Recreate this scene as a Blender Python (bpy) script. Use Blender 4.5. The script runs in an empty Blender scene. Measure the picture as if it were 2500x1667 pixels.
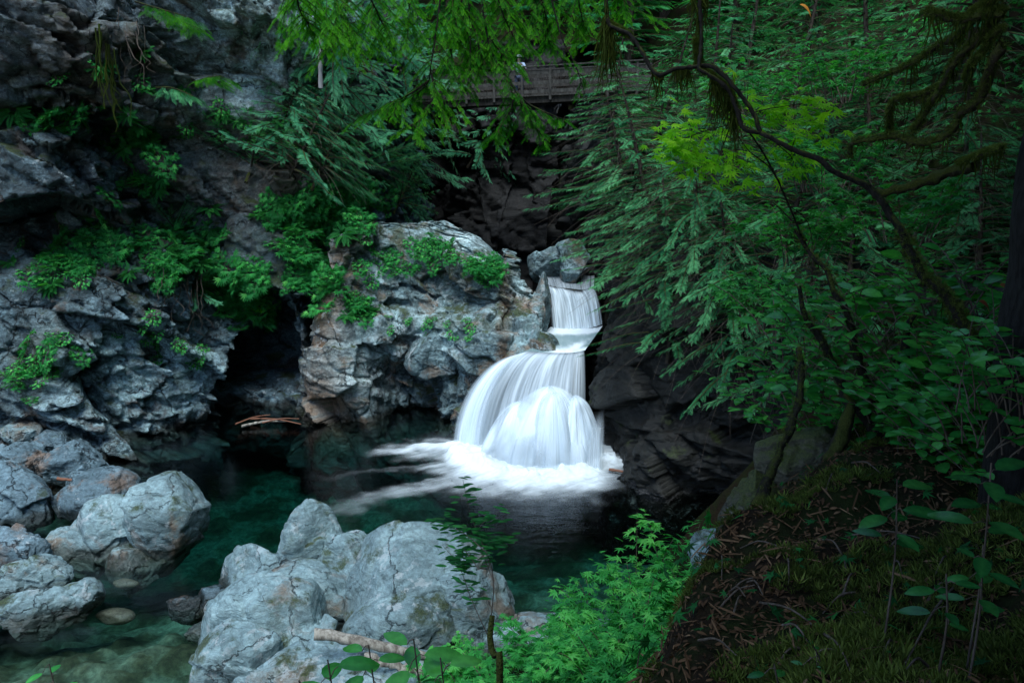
import bpy, bmesh, math, random
import numpy as np
from mathutils import Vector, Matrix

SC = bpy.context.scene
COL = SC.collection
R = math.radians
# ---------------------------------------------------------------- camera
EYE = np.array([0.0, 0.0, 9.5])
PITCH = math.atan((833.5 - 400) / 1944.4)
FPX = 1944.4
cam_d = bpy.data.cameras.new("camera")
cam_d.sensor_width = 36.0
cam_d.lens = 28.0
cam_d.clip_start = 0.05
cam_d.clip_end = 400
cam_o = bpy.data.objects.new("camera", cam_d)
COL.objects.link(cam_o)
cam_o.location = EYE
cam_o.rotation_euler = (math.pi / 2 - PITCH, 0, 0)
SC.camera = cam_o
# ---------------------------------------------------------------- light
SUN_EL, SUN_AZ = R(63), R(188)     # azimuth from +Y towards +X
world = bpy.data.worlds.new("World")
SC.world = world
world.use_nodes = True
wt = world.node_tree
sky = wt.nodes.new('ShaderNodeTexSky')
sky.sky_type = 'NISHITA'
sky.sun_disc = False
sky.sun_elevation = SUN_EL
sky.sun_rotation = SUN_AZ
sky.air_density = 1.0
sky.dust_density = 0.3
sky.ozone_density = 1.2
wt.links.new(sky.outputs[0], wt.nodes['Background'].inputs[0])
wt.nodes['Background'].inputs[1].default_value = 0.085
sun_d = bpy.data.lights.new("sun", 'SUN')
sun_d.energy = 1.5
sun_d.angle = R(34)
sun_d.color = (0.89, 0.97, 1.0)
sun_o = bpy.data.objects.new("sun", sun_d)
COL.objects.link(sun_o)
sd = Vector((math.cos(SUN_EL) * math.sin(SUN_AZ), math.cos(SUN_EL) * math.cos(SUN_AZ), math.sin(SUN_EL)))
sun_o.rotation_euler = (-sd).to_track_quat('-Z', 'Y').to_euler()
sun_o.location = (0, 0, 60)
SC.view_settings.view_transform = 'Standard'
SC.view_settings.look = 'None'
SC.view_settings.exposure = 1.55
SC.view_settings.gamma = 1.0
SC.cycles.max_bounces = 7
SC.cycles.diffuse_bounces = 3
SC.cycles.glossy_bounces = 2
SC.cycles.transmission_bounces = 3
SC.cycles.transparent_max_bounces = 24
SC.cycles.caustics_reflective = False
SC.cycles.caustics_refractive = False
SC.cycles.use_denoising = True

# ---------------------------------------------------------------- placing by sight lines
FWD = np.array([0, math.cos(PITCH), -math.sin(PITCH)])
UPV = np.array([0, math.sin(PITCH), math.cos(PITCH)])
RGT = np.array([1.0, 0, 0])
def ray(px, py):
    return FWD + RGT * ((px - 1250) / FPX) - UPV * ((py - 833.5) / FPX)
def at(px, py, Y):
    d = ray(px, py)
    return EYE + d * (Y / d[1])
def onz(px, py, z=0.0):
    d = ray(px, py)
    return EYE + d * ((z - EYE[2]) / d[2])
def proj(P):
    q = np.asarray(P) - EYE
    w = q @ FWD
    return 1250 + FPX * (q @ RGT) / w, 833.5 - FPX * (q @ UPV) / w, w

# ---------------------------------------------------------------- noise
def _hash(ix, iy, iz, s):
    h = (ix.astype(np.uint32) * np.uint32(374761393) + iy.astype(np.uint32) * np.uint32(668265263)
         + iz.astype(np.uint32) * np.uint32(2246822519) + np.uint32((s * 3266489917) & 0xffffffff))
    h = (h ^ (h >> np.uint32(15))) * np.uint32(2246822519)
    h = (h ^ (h >> np.uint32(13))) * np.uint32(3266489917)
    h = h ^ (h >> np.uint32(16))
    return h.astype(np.float64) / 4294967295.0
def vn(p, s=0):
    i = np.floor(p).astype(np.int64); f = p - i
    f = f * f * f * (f * (f * 6 - 15) + 10)
    o = 0
    for a in (0, 1):
        wa = f[:, 0] if a else 1 - f[:, 0]
        for b in (0, 1):
            wb = f[:, 1] if b else 1 - f[:, 1]
            for c in (0, 1):
                wc = f[:, 2] if c else 1 - f[:, 2]
                o = o + wa * wb * wc * _hash(i[:, 0] + a, i[:, 1] + b, i[:, 2] + c, s)
    return o * 2 - 1
def fbm(p, s=0, o=4, g=.5):
    t, a, n = 0, 1.0, 0
    for k in range(o):
        t = t + a * vn(p * (2.0 ** k) + 17.3 * k, s + k); n += a; a *= g
    return t / n
def facet(p, s=0, tilt=1.0):
    """random plane per jittered cell: broken, blocky rock"""
    i = np.floor(p).astype(np.int64)
    best = np.full(len(p), 1e9); sec = np.full(len(p), 1e9); val = np.zeros(len(p))
    for a in (-1, 0, 1):
        for b in (-1, 0, 1):
            for c in (-1, 0, 1):
                x, y, z = i[:, 0] + a, i[:, 1] + b, i[:, 2] + c
                q = np.stack([x + _hash(x, y, z, s), y + _hash(x, y, z, s + 1), z + _hash(x, y, z, s + 2)], 1)
                d = p - q
                r = (d * d).sum(1)
                g = np.stack([_hash(x, y, z, s + 3), _hash(x, y, z, s + 4), _hash(x, y, z, s + 5)], 1) * 2 - 1
                v = _hash(x, y, z, s + 6) * 2 - 1 + tilt * (g * d).sum(1)
                m = r < best
                sec = np.where(m, best, np.minimum(sec, r))
                best = np.where(m, r, best)
                val = np.where(m, v, val)
    return val, np.sqrt(sec) - np.sqrt(best)
def sst(a, b, x):
    t = np.clip((x - a) / (b - a), 0, 1)
    return t * t * (3 - 2 * t)
def nrm(v):
    v = np.asarray(v, float)
    return v / (np.linalg.norm(v, axis=-1, keepdims=True) + 1e-12)
def spline(pts, n):
    """Catmull-Rom through pts, n samples evenly by length"""
    P = np.asarray(pts, float)
    P = np.vstack([2 * P[0] - P[1], P, 2 * P[-1] - P[-2]])
    out = []
    for k in range(1, len(P) - 2):
        t = np.linspace(0, 1, 24, endpoint=False)[:, None]
        a, b, c, d = P[k - 1], P[k], P[k + 1], P[k + 2]
        out.append(.5 * (2 * b + (c - a) * t + (2 * a - 5 * b + 4 * c - d) * t ** 2 + (3 * b - 3 * c + d - a) * t ** 3))
    out = np.vstack(out + [P[-2:-1]])
    L = np.concatenate([[0], np.cumsum(np.linalg.norm(np.diff(out, axis=0), axis=1))])
    u = np.linspace(0, L[-1], n)
    return np.stack([np.interp(u, L, out[:, j]) for j in range(out.shape[1])], 1)

# ---------------------------------------------------------------- objects
def mk(name, V, F, mat=None, parent=None, smooth=True, attrs=None, uv=None, loc=None):
    V = np.asarray(V, np.float32)
    if not isinstance(F, list):
        F = [F]
    F = [np.asarray(f, np.int32) for f in F if len(f)]
    me = bpy.data.meshes.new(name)
    me.vertices.add(len(V)); me.vertices.foreach_set('co', V.ravel())
    nl = sum(f.size for f in F); npo = sum(len(f) for f in F)
    me.loops.add(nl); me.polygons.add(npo)
    me.loops.foreach_set('vertex_index', np.concatenate([f.ravel() for f in F]))
    tot = np.concatenate([np.full(len(f), f.shape[1], np.int32) for f in F])
    st = np.concatenate([[0], np.cumsum(tot)[:-1]]).astype(np.int32)
    me.polygons.foreach_set('loop_start', st)
    me.polygons.foreach_set('use_smooth', np.full(npo, smooth))
    me.update(calc_edges=True)
    if attrs:
        for k, a in attrs.items():
            at_ = me.attributes.new(k, 'FLOAT', 'POINT')
            at_.data.foreach_set('value', np.asarray(a, np.float32))
    if uv is not None:
        l = me.uv_layers.new(name='uv')
        idx = np.concatenate([f.ravel() for f in F])
        l.data.foreach_set('uv', np.asarray(uv, np.float32)[idx].ravel())
    if mat:
        me.materials.append(mat)
    o = bpy.data.objects.new(name, me)
    COL.objects.link(o)
    if loc is not None:
        o.location = loc
    if parent:
        o.parent = parent
    return o
def tag(o, label=None, cat=None, group=None, kind=None):
    if label: o['label'] = label
    if cat: o['category'] = cat
    if group: o['group'] = group
    if kind: o['kind'] = kind
    return o
def empty(name, loc=(0, 0, 0)):
    o = bpy.data.objects.new(name, None)
    o.empty_display_size = .2
    COL.objects.link(o); o.location = loc
    return o
def copy_tree(o, parent=None):
    c = o.copy(); COL.objects.link(c); c.parent = parent
    for ch in list(o.children):
        copy_tree(ch, c)
    return c
def gridF(nu, nv, flip=False):
    a = np.arange(nu * nv).reshape(nu, nv)
    f = np.stack([a[:-1, :-1], a[1:, :-1], a[1:, 1:], a[:-1, 1:]], -1).reshape(-1, 4)
    return f[:, ::-1] if flip else f
def vnormals(V, nu, nv):
    G = V.reshape(nu, nv, 3)
    n = np.cross(np.gradient(G, axis=0), np.gradient(G, axis=1))
    return nrm(n).reshape(-1, 3)
class MB:
    """collects pieces into one mesh"""
    def __init__(s): s.V, s.Q, s.T, s.a, s.n = [], [], [], [], 0
    def add(s, V, F, a=0.0):
        F = np.asarray(F)
        (s.Q if F.shape[1] == 4 else s.T).append(F + s.n)
        s.V.append(V); s.n += len(V)
        s.a.append(np.broadcast_to(np.asarray(a, float), (len(V),)))
        return s
    def build(s, name, mat, parent=None, smooth=True, **k):
        F = ([np.vstack(s.Q)] if s.Q else []) + ([np.vstack(s.T)] if s.T else [])
        return mk(name, np.vstack(s.V), F, mat, parent, smooth, {'v': np.concatenate(s.a)}, **k)
def tube(pts, r0, r1, seg=7, wob=0.0, seed=0, n=None, pw=1.0):
    P = np.asarray(pts, float)
    if n: P = spline(P, n)
    n = len(P)
    t = nrm(np.gradient(P, axis=0))
    ref = np.array([0.31, 0.17, 0.93]) if abs(t[:, 2]).mean() < .8 else np.array([0.93, 0.2, 0.1])
    s = nrm(np.cross(t, ref)); u = np.cross(s, t)
    rr = r0 + (r1 - r0) * np.linspace(0, 1, n) ** pw
    a = np.arange(seg) * 2 * math.pi / seg
    V = P[:, None] + rr[:, None, None] * (np.cos(a)[None, :, None] * s[:, None] + np.sin(a)[None, :, None] * u[:, None])
    V = V.reshape(-1, 3)
    if wob:
        V = V + np.repeat(rr, seg)[:, None] * wob * np.stack([vn(V * (1.3 / max(r0, .01)) * .5, seed + k) for k in range(3)], 1)
    i = np.arange(n - 1)[:, None] * seg; j = np.arange(seg)[None]; k = (j + 1) % seg
    F = np.stack([i + j, i + k, i + seg + k, i + seg + j], -1).reshape(-1, 4)
    return V, F
def bar(a, b, w, h):
    """squared timber from a to b"""
    a, b = np.asarray(a, float), np.asarray(b, float)
    t = nrm(b - a); ref = np.array([0, 0, 1.]) if abs(t[2]) < .9 else np.array([0, 1., 0])
    s = nrm(np.cross(t, ref)); u = np.cross(s, t)
    V = np.array([p + s * w / 2 * i + u * h / 2 * j for p in (a, b) for i, j in ((-1, -1), (1, -1), (1, 1), (-1, 1))])
    F = np.array([[0, 3, 2, 1], [4, 5, 6, 7], [0, 1, 5, 4], [1, 2, 6, 5], [2, 3, 7, 6], [3, 0, 4, 7]])
    return V, F
def frames(d, up):
    x = nrm(d); y = nrm(np.cross(up, x)); z = np.cross(x, y)
    return np.stack([x, y, z], -1)
def inst(TV, TF, M, T, S):
    """template copied by rotations M, positions T, sizes S into one vertex / face array"""
    S = np.asarray(S)
    V = np.einsum('mij,nj->mni', M, TV) * S[:, None, None] + T[:, None]
    F = TF[None] + (np.arange(len(T)) * len(TV))[:, None, None]
    return V.reshape(-1, 3), F.reshape(-1, TF.shape[1])

# ---------------------------------------------------------------- materials
class NT:
    def __init__(s, name):
        s.m = bpy.data.materials.new(name); s.m.use_nodes = True
        s.t = s.m.node_tree; s.t.nodes.clear()
        s.out = s.t.nodes.new('ShaderNodeOutputMaterial')
    def n(s, typ, ins=None, out=0, **pr):
        nd = s.t.nodes.new(typ)
        for k, v in pr.items(): setattr(nd, k, v)
        for k, v in (ins or {}).items():
            i = nd.inputs[k]
            if isinstance(v, bpy.types.NodeSocket): s.t.links.new(v, i)
            elif v is not None: i.default_value = v
        return nd.outputs[out]
    def noise(s, vec, scale, detail=5, rough=.55, dist=0.0, out=0):
        return s.n('ShaderNodeTexNoise', {'Vector': vec, 'Scale': scale, 'Detail': detail, 'Roughness': rough, 'Distortion': dist}, out)
    def vor(s, vec, scale, feat='DISTANCE_TO_EDGE', out=0):
        return s.n('ShaderNodeTexVoronoi', {'Vector': vec, 'Scale': scale}, out, feature=feat)
    def math(s, op, a, b=0.0, clamp=False):
        return s.n('ShaderNodeMath', {0: a, 1: b}, operation=op, use_clamp=clamp)
    def vm(s, op, a, b):
        return s.n('ShaderNodeVectorMath', {0: a, 1: b}, operation=op)
    def rng(s, x, a, b, c=0.0, d=1.0, smooth=True):
        return s.n('ShaderNodeMapRange', {'Value': x, 'From Min': a, 'From Max': b, 'To Min': c, 'To Max': d},
                   interpolation_type='SMOOTHSTEP' if smooth else 'LINEAR')
    def mix(s, f, a, b, blend='MIX'):
        c4 = lambda v: v if isinstance(v, bpy.types.NodeSocket) else (*v[:3], 1.0)
        return s.n('ShaderNodeMix', {0: f, 6: c4(a), 7: c4(b)}, 2, data_type='RGBA', blend_type=blend)
    def ramp(s, x, stops):
        nd = s.t.nodes.new('ShaderNodeValToRGB')
        e = nd.color_ramp.elements
        while len(e) < len(stops): e.new(.5)
        for k, (p, c) in enumerate(stops):
            e[k].position = p; e[k].color = (*c, 1)
        s.t.links.new(x, nd.inputs[0])
        return nd.outputs[0]
    def attr(s, name, out=2):
        return s.n('ShaderNodeAttribute', None, out, attribute_name=name)
    def surf(s, sh): s.t.links.new(sh, s.out.inputs['Surface']); return s.m
    def pbsdf(s, **k):
        return s.n('ShaderNodeBsdfPrincipled', {a.replace('_', ' '): b for a, b in k.items()})

def rock_mat(name, ca, cb, cc, stain=(.16, .085, .045), stain_amt=.5, moss_amt=.5, lichen_amt=.5, crack=.8, wet_z=.25,
             wet=.27, rough=.75, grain=1.0, sc=1.0, extra=False, bump=.6):
    N = NT(name)
    geo = N.t.nodes.new('ShaderNodeNewGeometry')
    P, Nn = geo.outputs['Position'], geo.outputs['Normal']
    warp = N.vm('SCALE', N.n('ShaderNodeVectorMath', {0: N.noise(P, 1.1 * sc, 4, out=1), 1: (.5, .5, .5)}, operation='SUBTRACT'), None)
    warp.node.inputs['Scale'].default_value = .9 / sc
    D = N.vm('ADD', P, warp)
    strata = N.n('ShaderNodeMapping', {'Vector': D, 'Rotation': (.5, -.45, .2), 'Scale': (.45, .8, 2.4)})
    n1 = N.noise(P, .55 * sc, 6, .6)
    n2 = N.noise(strata, 1.6 * sc, 7, .65)
    n3 = N.noise(P, 9 * sc, 6, .7)
    n4 = N.noise(P, 34 * sc, 3, .7)
    f = N.math('ADD', N.math('MULTIPLY', n1, .45), N.math('MULTIPLY', n2, .55))
    col = N.ramp(f, [(.30, ca), (.5, cb), (.70, cc)])
    if extra:
        pale = N.attr('pale')
        col = N.mix(pale, col, N.mix(N.rng(n2, .35, .65), tuple(1.15 * c for c in cc), tuple(min(.75, 1.9 * c) for c in cc)))
        stk = N.noise(N.n('ShaderNodeMapping', {'Vector': D, 'Scale': (1.5, 1.5, .16)}), 1.0, 5, .65)
        col = N.mix(1.0, col, N.n('ShaderNodeCombineColor', {i: N.rng(stk, .34, .62, .38, 1.22) for i in range(3)}), 'MULTIPLY')
        drk = N.attr('dark')  # wet black stain and the shade of recesses, both painted into the colour
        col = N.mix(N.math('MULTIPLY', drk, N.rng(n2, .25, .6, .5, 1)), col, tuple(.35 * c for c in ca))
        brn = N.attr('brown')
        col = N.mix(N.math('MULTIPLY', brn, N.rng(n2, .3, .55, .45, 1)), col, N.mix(n3, stain, tuple(.5 * c for c in stain)))
    if stain_amt:
        sm = N.rng(N.noise(D, .8 * sc, 5, .62), .62 - .12 * stain_amt, .74 - .1 * stain_amt)
        col = N.mix(N.math('MULTIPLY', sm, .75), col, N.mix(n3, stain, tuple(.55 * c for c in stain)))
    oi = N.n('ShaderNodeObjectInfo', None, 5)
    n5 = N.noise(strata, 6.5 * sc, 5, .7)
    g = N.math('MULTIPLY', N.math('MULTIPLY', N.rng(n3, .25, .75, 1 - .5 * grain, 1 + .45 * grain), N.rng(n4, .2, .8, 1 - .3 * grain, 1 + .3 * grain)), N.math('MULTIPLY', N.rng(oi, 0, 1, .82, 1.12, False), N.rng(n5, .3, .7, .7, 1.25)))
    col = N.mix(1.0, col, N.n('ShaderNodeCombineColor', {0: g, 1: g, 2: g}), 'MULTIPLY')
    wob = N.n('ShaderNodeVectorMath', {0: N.noise(P, 4.5 * sc, 5, .7, out=1), 'Scale': .35 / sc}, operation='SCALE')
    D2 = N.vm('ADD', D, wob)
    c1 = N.vor(D2, .42 * sc); c2 = N.vor(N.n('ShaderNodeMapping', {'Vector': D2, 'Rotation': (.5, -.45, .2), 'Scale': (.6, .9, 1.9)}), 1.15 * sc)
    k1 = N.math('MAXIMUM', N.rng(c1, .0, .011), N.rng(N.noise(P, .9 * sc, 3), .52, .6))
    k2 = N.math('MAXIMUM', N.rng(c2, .0, .015), N.rng(N.noise(D, 1.3 * sc, 3), .40, .50))
    kk = N.math('MULTIPLY', k1, k2)
    col = N.mix(N.math('MULTIPLY', N.math('SUBTRACT', 1.0, kk), crack), col, tuple(.3 * c for c in ca))
    if lichen_amt:
        lm = N.math('MULTIPLY', N.rng(N.noise(P, 3.2 * sc, 5, .7), .66 - .14 * lichen_amt, .70 - .13 * lichen_amt), N.rng(N.noise(P, .5 * sc, 2), .42, .62))
        col = N.mix(N.math('MULTIPLY', lm, .7), col, (.42, .47, .48))
    nz = N.n('ShaderNodeSeparateXYZ', {0: Nn}, 2)
    z = N.n('ShaderNodeSeparateXYZ', {0: P}, 2)
    if moss_amt:
        mm = N.math('MULTIPLY', N.rng(nz, .05, .75), N.rng(N.noise(P, .9 * sc, 6, .68), .62 - .16 * moss_amt, .72 - .16 * moss_amt))
        if extra:
            mm = N.math('MAXIMUM', mm, N.math('MULTIPLY', N.attr('moss'), N.rng(N.noise(P, 2.2 * sc, 6, .7), .4, .55)), True)
        col = N.mix(N.math('MULTIPLY', mm, .9), col, N.mix(N.rng(n4, .3, .7), (.012, .022, .006), (.055, .075, .014)))
    else:
        mm = 0.0
    wm = N.rng(N.math('ADD', z, N.math('MULTIPLY', N.math('SUBTRACT', n2, .5), wet_z * 1.2)), wet_z * 1.15, wet_z * .5)
    col = N.mix(wm, col, N.mix(1.0, col, (wet, wet * .92, wet * .8), 'MULTIPLY'))
    ro = N.math('SUBTRACT', N.rng(n3, .3, .7, rough - .1, min(1, rough + .15)), N.math('MULTIPLY', wm, .4), True)
    h = N.math('ADD', N.math('ADD', N.math('MULTIPLY', n2, .9), N.math('MULTIPLY', n3, .32)), N.math('ADD', N.math('MULTIPLY', n4, .12), N.math('MULTIPLY', kk, .35)))
    bp = N.n('ShaderNodeBump', {'Height': h, 'Strength': bump, 'Distance': .12 / sc})
    return N.surf(N.pbsdf(Base_Color=col, Roughness=ro, Normal=bp, Specular_IOR_Level=.35))

def leaf_mat(name, stops, trans=.35, rough=.5, spec=.35, tint=None):
    N = NT(name)
    v = N.attr('v')
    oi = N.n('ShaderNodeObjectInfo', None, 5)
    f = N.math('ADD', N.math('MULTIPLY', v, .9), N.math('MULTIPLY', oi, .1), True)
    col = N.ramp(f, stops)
    geo = N.t.nodes.new('ShaderNodeNewGeometry')
    fine = N.noise(geo.outputs['Position'], 30, 2)
    col = N.mix(1.0, col, N.n('ShaderNodeCombineColor', {i: N.rng(fine, .2, .8, .8, 1.2) for i in range(3)}), 'MULTIPLY')
    b = N.pbsdf(Base_Color=col, Roughness=rough, Specular_IOR_Level=spec)
    t = N.n('ShaderNodeBsdfTranslucent', {'Color': N.mix(1.0, col, tint or (1.3, 1.5, .6), 'MULTIPLY')})
    return N.surf(N.n('ShaderNodeMixShader', {0: trans, 1: b, 2: t}))

def bark_mat(name, a, b, moss=.5, sc=1.0):
    N = NT(name)
    geo = N.t.nodes.new('ShaderNodeNewGeometry')
    P = geo.outputs['Position']
    mp = N.n('ShaderNodeMapping', {'Vector': P, 'Scale': (1, 1, .25)})
    n = N.noise(mp, 22 * sc, 6, .65); m = N.noise(P, 5 * sc, 5, .65)
    col = N.mix(N.rng(n, .3, .7), a, b)
    nz = N.n('ShaderNodeSeparateXYZ', {0: geo.outputs['Normal']}, 2)
    mo = N.math('MULTIPLY', N.rng(N.math('ADD', N.math('MULTIPLY', nz, .35), m), .75 - .45 * moss, .95 - .45 * moss), 1.0)
    if moss:
        col = N.mix(mo, col, N.mix(N.noise(P, 60, 3), (.018, .028, .006), (.085, .10, .018)))
    bp = N.n('ShaderNodeBump', {'Height': N.math('ADD', n, N.math('MULTIPLY', mo, N.noise(P, 90, 3)) if moss else 0.0), 'Strength': .8, 'Distance': .03})
    return N.surf(N.pbsdf(Base_Color=col, Roughness=.9, Normal=bp, Specular_IOR_Level=.2))

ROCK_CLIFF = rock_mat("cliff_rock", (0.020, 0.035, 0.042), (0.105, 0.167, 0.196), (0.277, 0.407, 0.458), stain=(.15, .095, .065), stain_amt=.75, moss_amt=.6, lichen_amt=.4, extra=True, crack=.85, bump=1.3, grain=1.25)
ROCK_GREY = rock_mat("outcrop_rock", (0.046, 0.076, 0.082), (0.160, 0.238, 0.252), (0.319, 0.446, 0.464), stain=(.27, .16, .09), stain_amt=.85, moss_amt=.75, lichen_amt=.9, extra=True, crack=.9, bump=1.0)
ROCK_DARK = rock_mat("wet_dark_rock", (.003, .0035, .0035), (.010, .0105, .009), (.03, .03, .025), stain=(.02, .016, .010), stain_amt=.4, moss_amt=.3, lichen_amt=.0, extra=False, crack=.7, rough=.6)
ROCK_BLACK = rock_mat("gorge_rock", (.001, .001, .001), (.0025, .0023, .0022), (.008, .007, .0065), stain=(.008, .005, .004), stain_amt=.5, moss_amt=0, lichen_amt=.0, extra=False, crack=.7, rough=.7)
ROCK_BOULDER = rock_mat("boulder_rock", (0.071, 0.114, 0.124), (0.193, 0.286, 0.304), (0.353, 0.490, 0.505), stain=(.22, .14, .08), stain_amt=.7, moss_amt=.62, lichen_amt=.7, crack=.85, wet_z=.34, sc=1.0, bump=.8, grain=.55)
ROCK_BANK = rock_mat("dark_boulder_rock", (0.050, 0.082, 0.098), (0.118, 0.184, 0.216), (0.227, 0.325, 0.371), stain=(.24, .14, .08), stain_amt=.8, moss_amt=.2, lichen_amt=.35, crack=.9, wet_z=.30, sc=1.1, bump=.9, grain=.7)  # darker variant of the boulder rock colours
ROCK_MOSSY = rock_mat("mossy_rock", (.02, .022, .018), (.06, .062, .045), (.15, .15, .12), stain_amt=.4, moss_amt=1.2, lichen_amt=.25, crack=.6, sc=1.6)
# ================================================================ rock walls
PICK = []
def blob(P, c, r):
    d = ((P - np.asarray(c)) / np.asarray(r)) ** 2
    return np.exp(-d.sum(1))
def wall(name, path, nu, zs, prof, mat, side, disp, seed, spine=None, strata=(.5, -.45, .2), pale=(), brown=(), moss=(), dark=(), hollow=(), label=None, cat=None, nscale=1.0):
    """a rock face: path along the water, heights zs, prof(u01, z, P) = how far the face stands out"""
    base = spline(path, nu)
    t = nrm(np.gradient(base, axis=0))
    n2 = np.stack([t[:, 1], -t[:, 0]], 1) * side
    for _ in range(30):
        n2[1:-1] = nrm(n2[:-2] + 2 * n2[1:-1] + n2[2:])
    nv = len(zs)
    u = np.repeat(np.linspace(0, 1, nu), nv); z = np.tile(zs, nu)
    B = np.repeat(base, nv, 0); Nn = np.repeat(n2, nv, 0)
    P = np.column_stack([B, z])
    off = prof(u, z, P)
    zz = off[1] if isinstance(off, tuple) else z
    kk = off[2] if isinstance(off, tuple) else None
    off = off[0] if isinstance(off, tuple) else off
    V = np.column_stack([B + Nn * off[:, None], zz])
    if spine is not None:
        sp = np.repeat(spline(spine, nu), nv, 0)
        V[:, :2] = V[:, :2] * (1 - kk[:, None]) + sp * kk[:, None]
    m = Matrix.Rotation(strata[0], 3, 'X') @ Matrix.Rotation(strata[1], 3, 'Y')
    Q = V @ np.array(m).T
    w = np.stack([fbm(V * .45, seed + 40 + k, 3) for k in range(3)], 1) * .55
    S = nscale
    f1, e1 = facet((Q + w) * np.array([.26, .36, .55]) * S, seed)
    f2, e2 = facet((Q + w * .6) * np.array([.75, 1.0, 1.7]) * S, seed + 10)
    f3, e3 = facet((Q + w * .3) * np.array([2.2, 2.6, 4.2]) * S, seed + 20)
    rough = sst(-.35, .35, fbm(V * .3, seed + 50, 2))      # broken zones and smooth slabs
    d = .85 * f1 + .32 * f2 * (.4 + .9 * rough) + .13 * f3 * (.35 + rough) + .55 * fbm(V * .28, seed + 30, 4) + .04 * fbm(V * 3.5, seed + 33, 3)
    d -= .22 * (1 - sst(0, .05, e1)) + .10 * (1 - sst(0, .07, e2)) * rough
    N3 = nrm(np.column_stack([Nn, np.zeros(len(Nn))]) + .35 * vnormals(V, nu, nv) * (1 if side else 1))
    V = V + N3 * (disp * d)[:, None]
    for c, r, depth in hollow:
        V[:, :2] -= Nn * (depth * np.clip(1.6 * blob(V, c, r), 0, 1))[:, None]
    at_ = {k: np.clip(sum((a * blob(V, c, r) for c, r, a in L), np.zeros(len(V))), 0, 1) for k, L in (('pale', pale), ('brown', brown), ('moss', moss), ('dark', dark))}
    o = mk(name, V, gridF(nu, nv, side < 0), mat, attrs=at_)
    nn = vnormals(V, nu, nv)
    nn = nn * np.sign((nn[:, :2] * Nn).sum(1, keepdims=True) + 1e-9)
    PICK.append((V, nn, name))
    tag(o, label, cat, kind='structure')
    return V

# --- left cliff with its overhangs and the cave
def prof_left(u, z, P):
    x = P[:, 0]
    lf = sst(-9.5, -15, x)                          # strong overhangs towards the left
    o = np.interp(z, [-5, 0, 3.5, 6.2, 7.3, 8.1, 8.5, 10.2, 11, 11.6, 14, 19], [.6, 0, -.8, -1.2, -2.9, -2.9, -.3, -.6, -2.2, -.2, .5, 0])
    o2 = np.interp(z, [-5, 0, 4, 8, 12, 14, 19], [.5, 0, -1.0, -1.9, -1.9, -.8, -2.6])
    wob = 1.0 * vn(np.column_stack([P[:, 0] * .28, P[:, 1] * .28, z * .1]), 5)
    zz = z + wob
    o = np.interp(zz, [-5, 0, 3.5, 6.2, 7.3, 8.1, 8.5, 10.2, 11, 11.6, 14, 19], [.6, 0, -.8, -1.3, -4.6, -4.6, .2, -.5, -3.4, .2, .8, 0])
    o = o * lf + o2 * (1 - lf)
    # the light buttress at the upper right of the cliff
    o += 1.3 * np.exp(-((x + 9.2) / 2.2) ** 2) * sst(9.6, 11.5, z)
    # cave: an arch that runs 5 m into the rock
    cx = -9.2 + .12 * (z - 2)
    half = 1.55 * np.sqrt(np.clip(1 - (np.clip(z - .6, 0, 9) / 3.6) ** 2, 0, 1))
    on = (P[:, 1] < 31.5)
    inn = sst(1.0, .8, np.abs(x - cx) / np.maximum(half, .01)) * (half > .05) * on
    o = o - inn * (5.0 - 2.8 * sst(1.4, .0, z))
    return o
LEFT_PATH = [(-30, 17), (-24, 20.5), (-19.5, 23.2), (-16.5, 24.6), (-14.2, 25.1), (-12.4, 26.7), (-10.7, 28.7), (-9.2, 29.0), (-7.5, 29.2), (-6.3, 31.2), (-5.4, 34), (-4.6, 38), (-4.2, 43), (-3.5, 52)]
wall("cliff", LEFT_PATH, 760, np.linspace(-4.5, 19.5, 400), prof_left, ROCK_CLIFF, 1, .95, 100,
     pale=[(at(640, 200, 28.5), (2.6, 3, 2.6), 1.0), (at(720, 120, 29), (2, 3, 2.5), .7), (at(420, 960, 26.5), (3.2, 3, 2.0), 1.0), (at(250, 850, 25.5), (2, 3, 1.6), .5), (at(560, 900, 28), (1.5, 2, 2.2), .6), (at(120, 300, 24), (2, 3, .9), .35)],
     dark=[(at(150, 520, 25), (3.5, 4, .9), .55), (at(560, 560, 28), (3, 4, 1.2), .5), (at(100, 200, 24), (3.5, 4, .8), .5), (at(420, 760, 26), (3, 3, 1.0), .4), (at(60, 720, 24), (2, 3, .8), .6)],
     brown=[(at(560, 420, 28), (3.0, 4, 2.0), .8), (at(300, 120, 25), (3.2, 4, 2.2), .75), (at(830, 330, 33), (2, 4, 3), .9), (at(760, 980, 28.5), (1.1, 3, 2), .9), (at(110, 880, 24.8), (1.2, 2, 1.4), .4)],
     moss=[(at(440, 110, 26), (2.2, 3, 1.6), .9), (at(640, 60, 28), (1.3, 3, 1.5), .6), (at(760, 560, 29.5), (1.6, 3, 2.2), .8), (at(230, 610, 26), (2.6, 3, .8), .8), (at(450, 620, 27), (2.0, 3, 1.0), .8), (at(600, 710, 28.5), (1.6, 3, .9), .9), (at(340, 340, 26), (2, 3, .6), .7), (at(100, 880, 25), (1.5, 3, 1.0), .5)],
     label="tall dark grey rock cliff with overhanging ledges and a black cave at its foot", cat="cliff")

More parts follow.
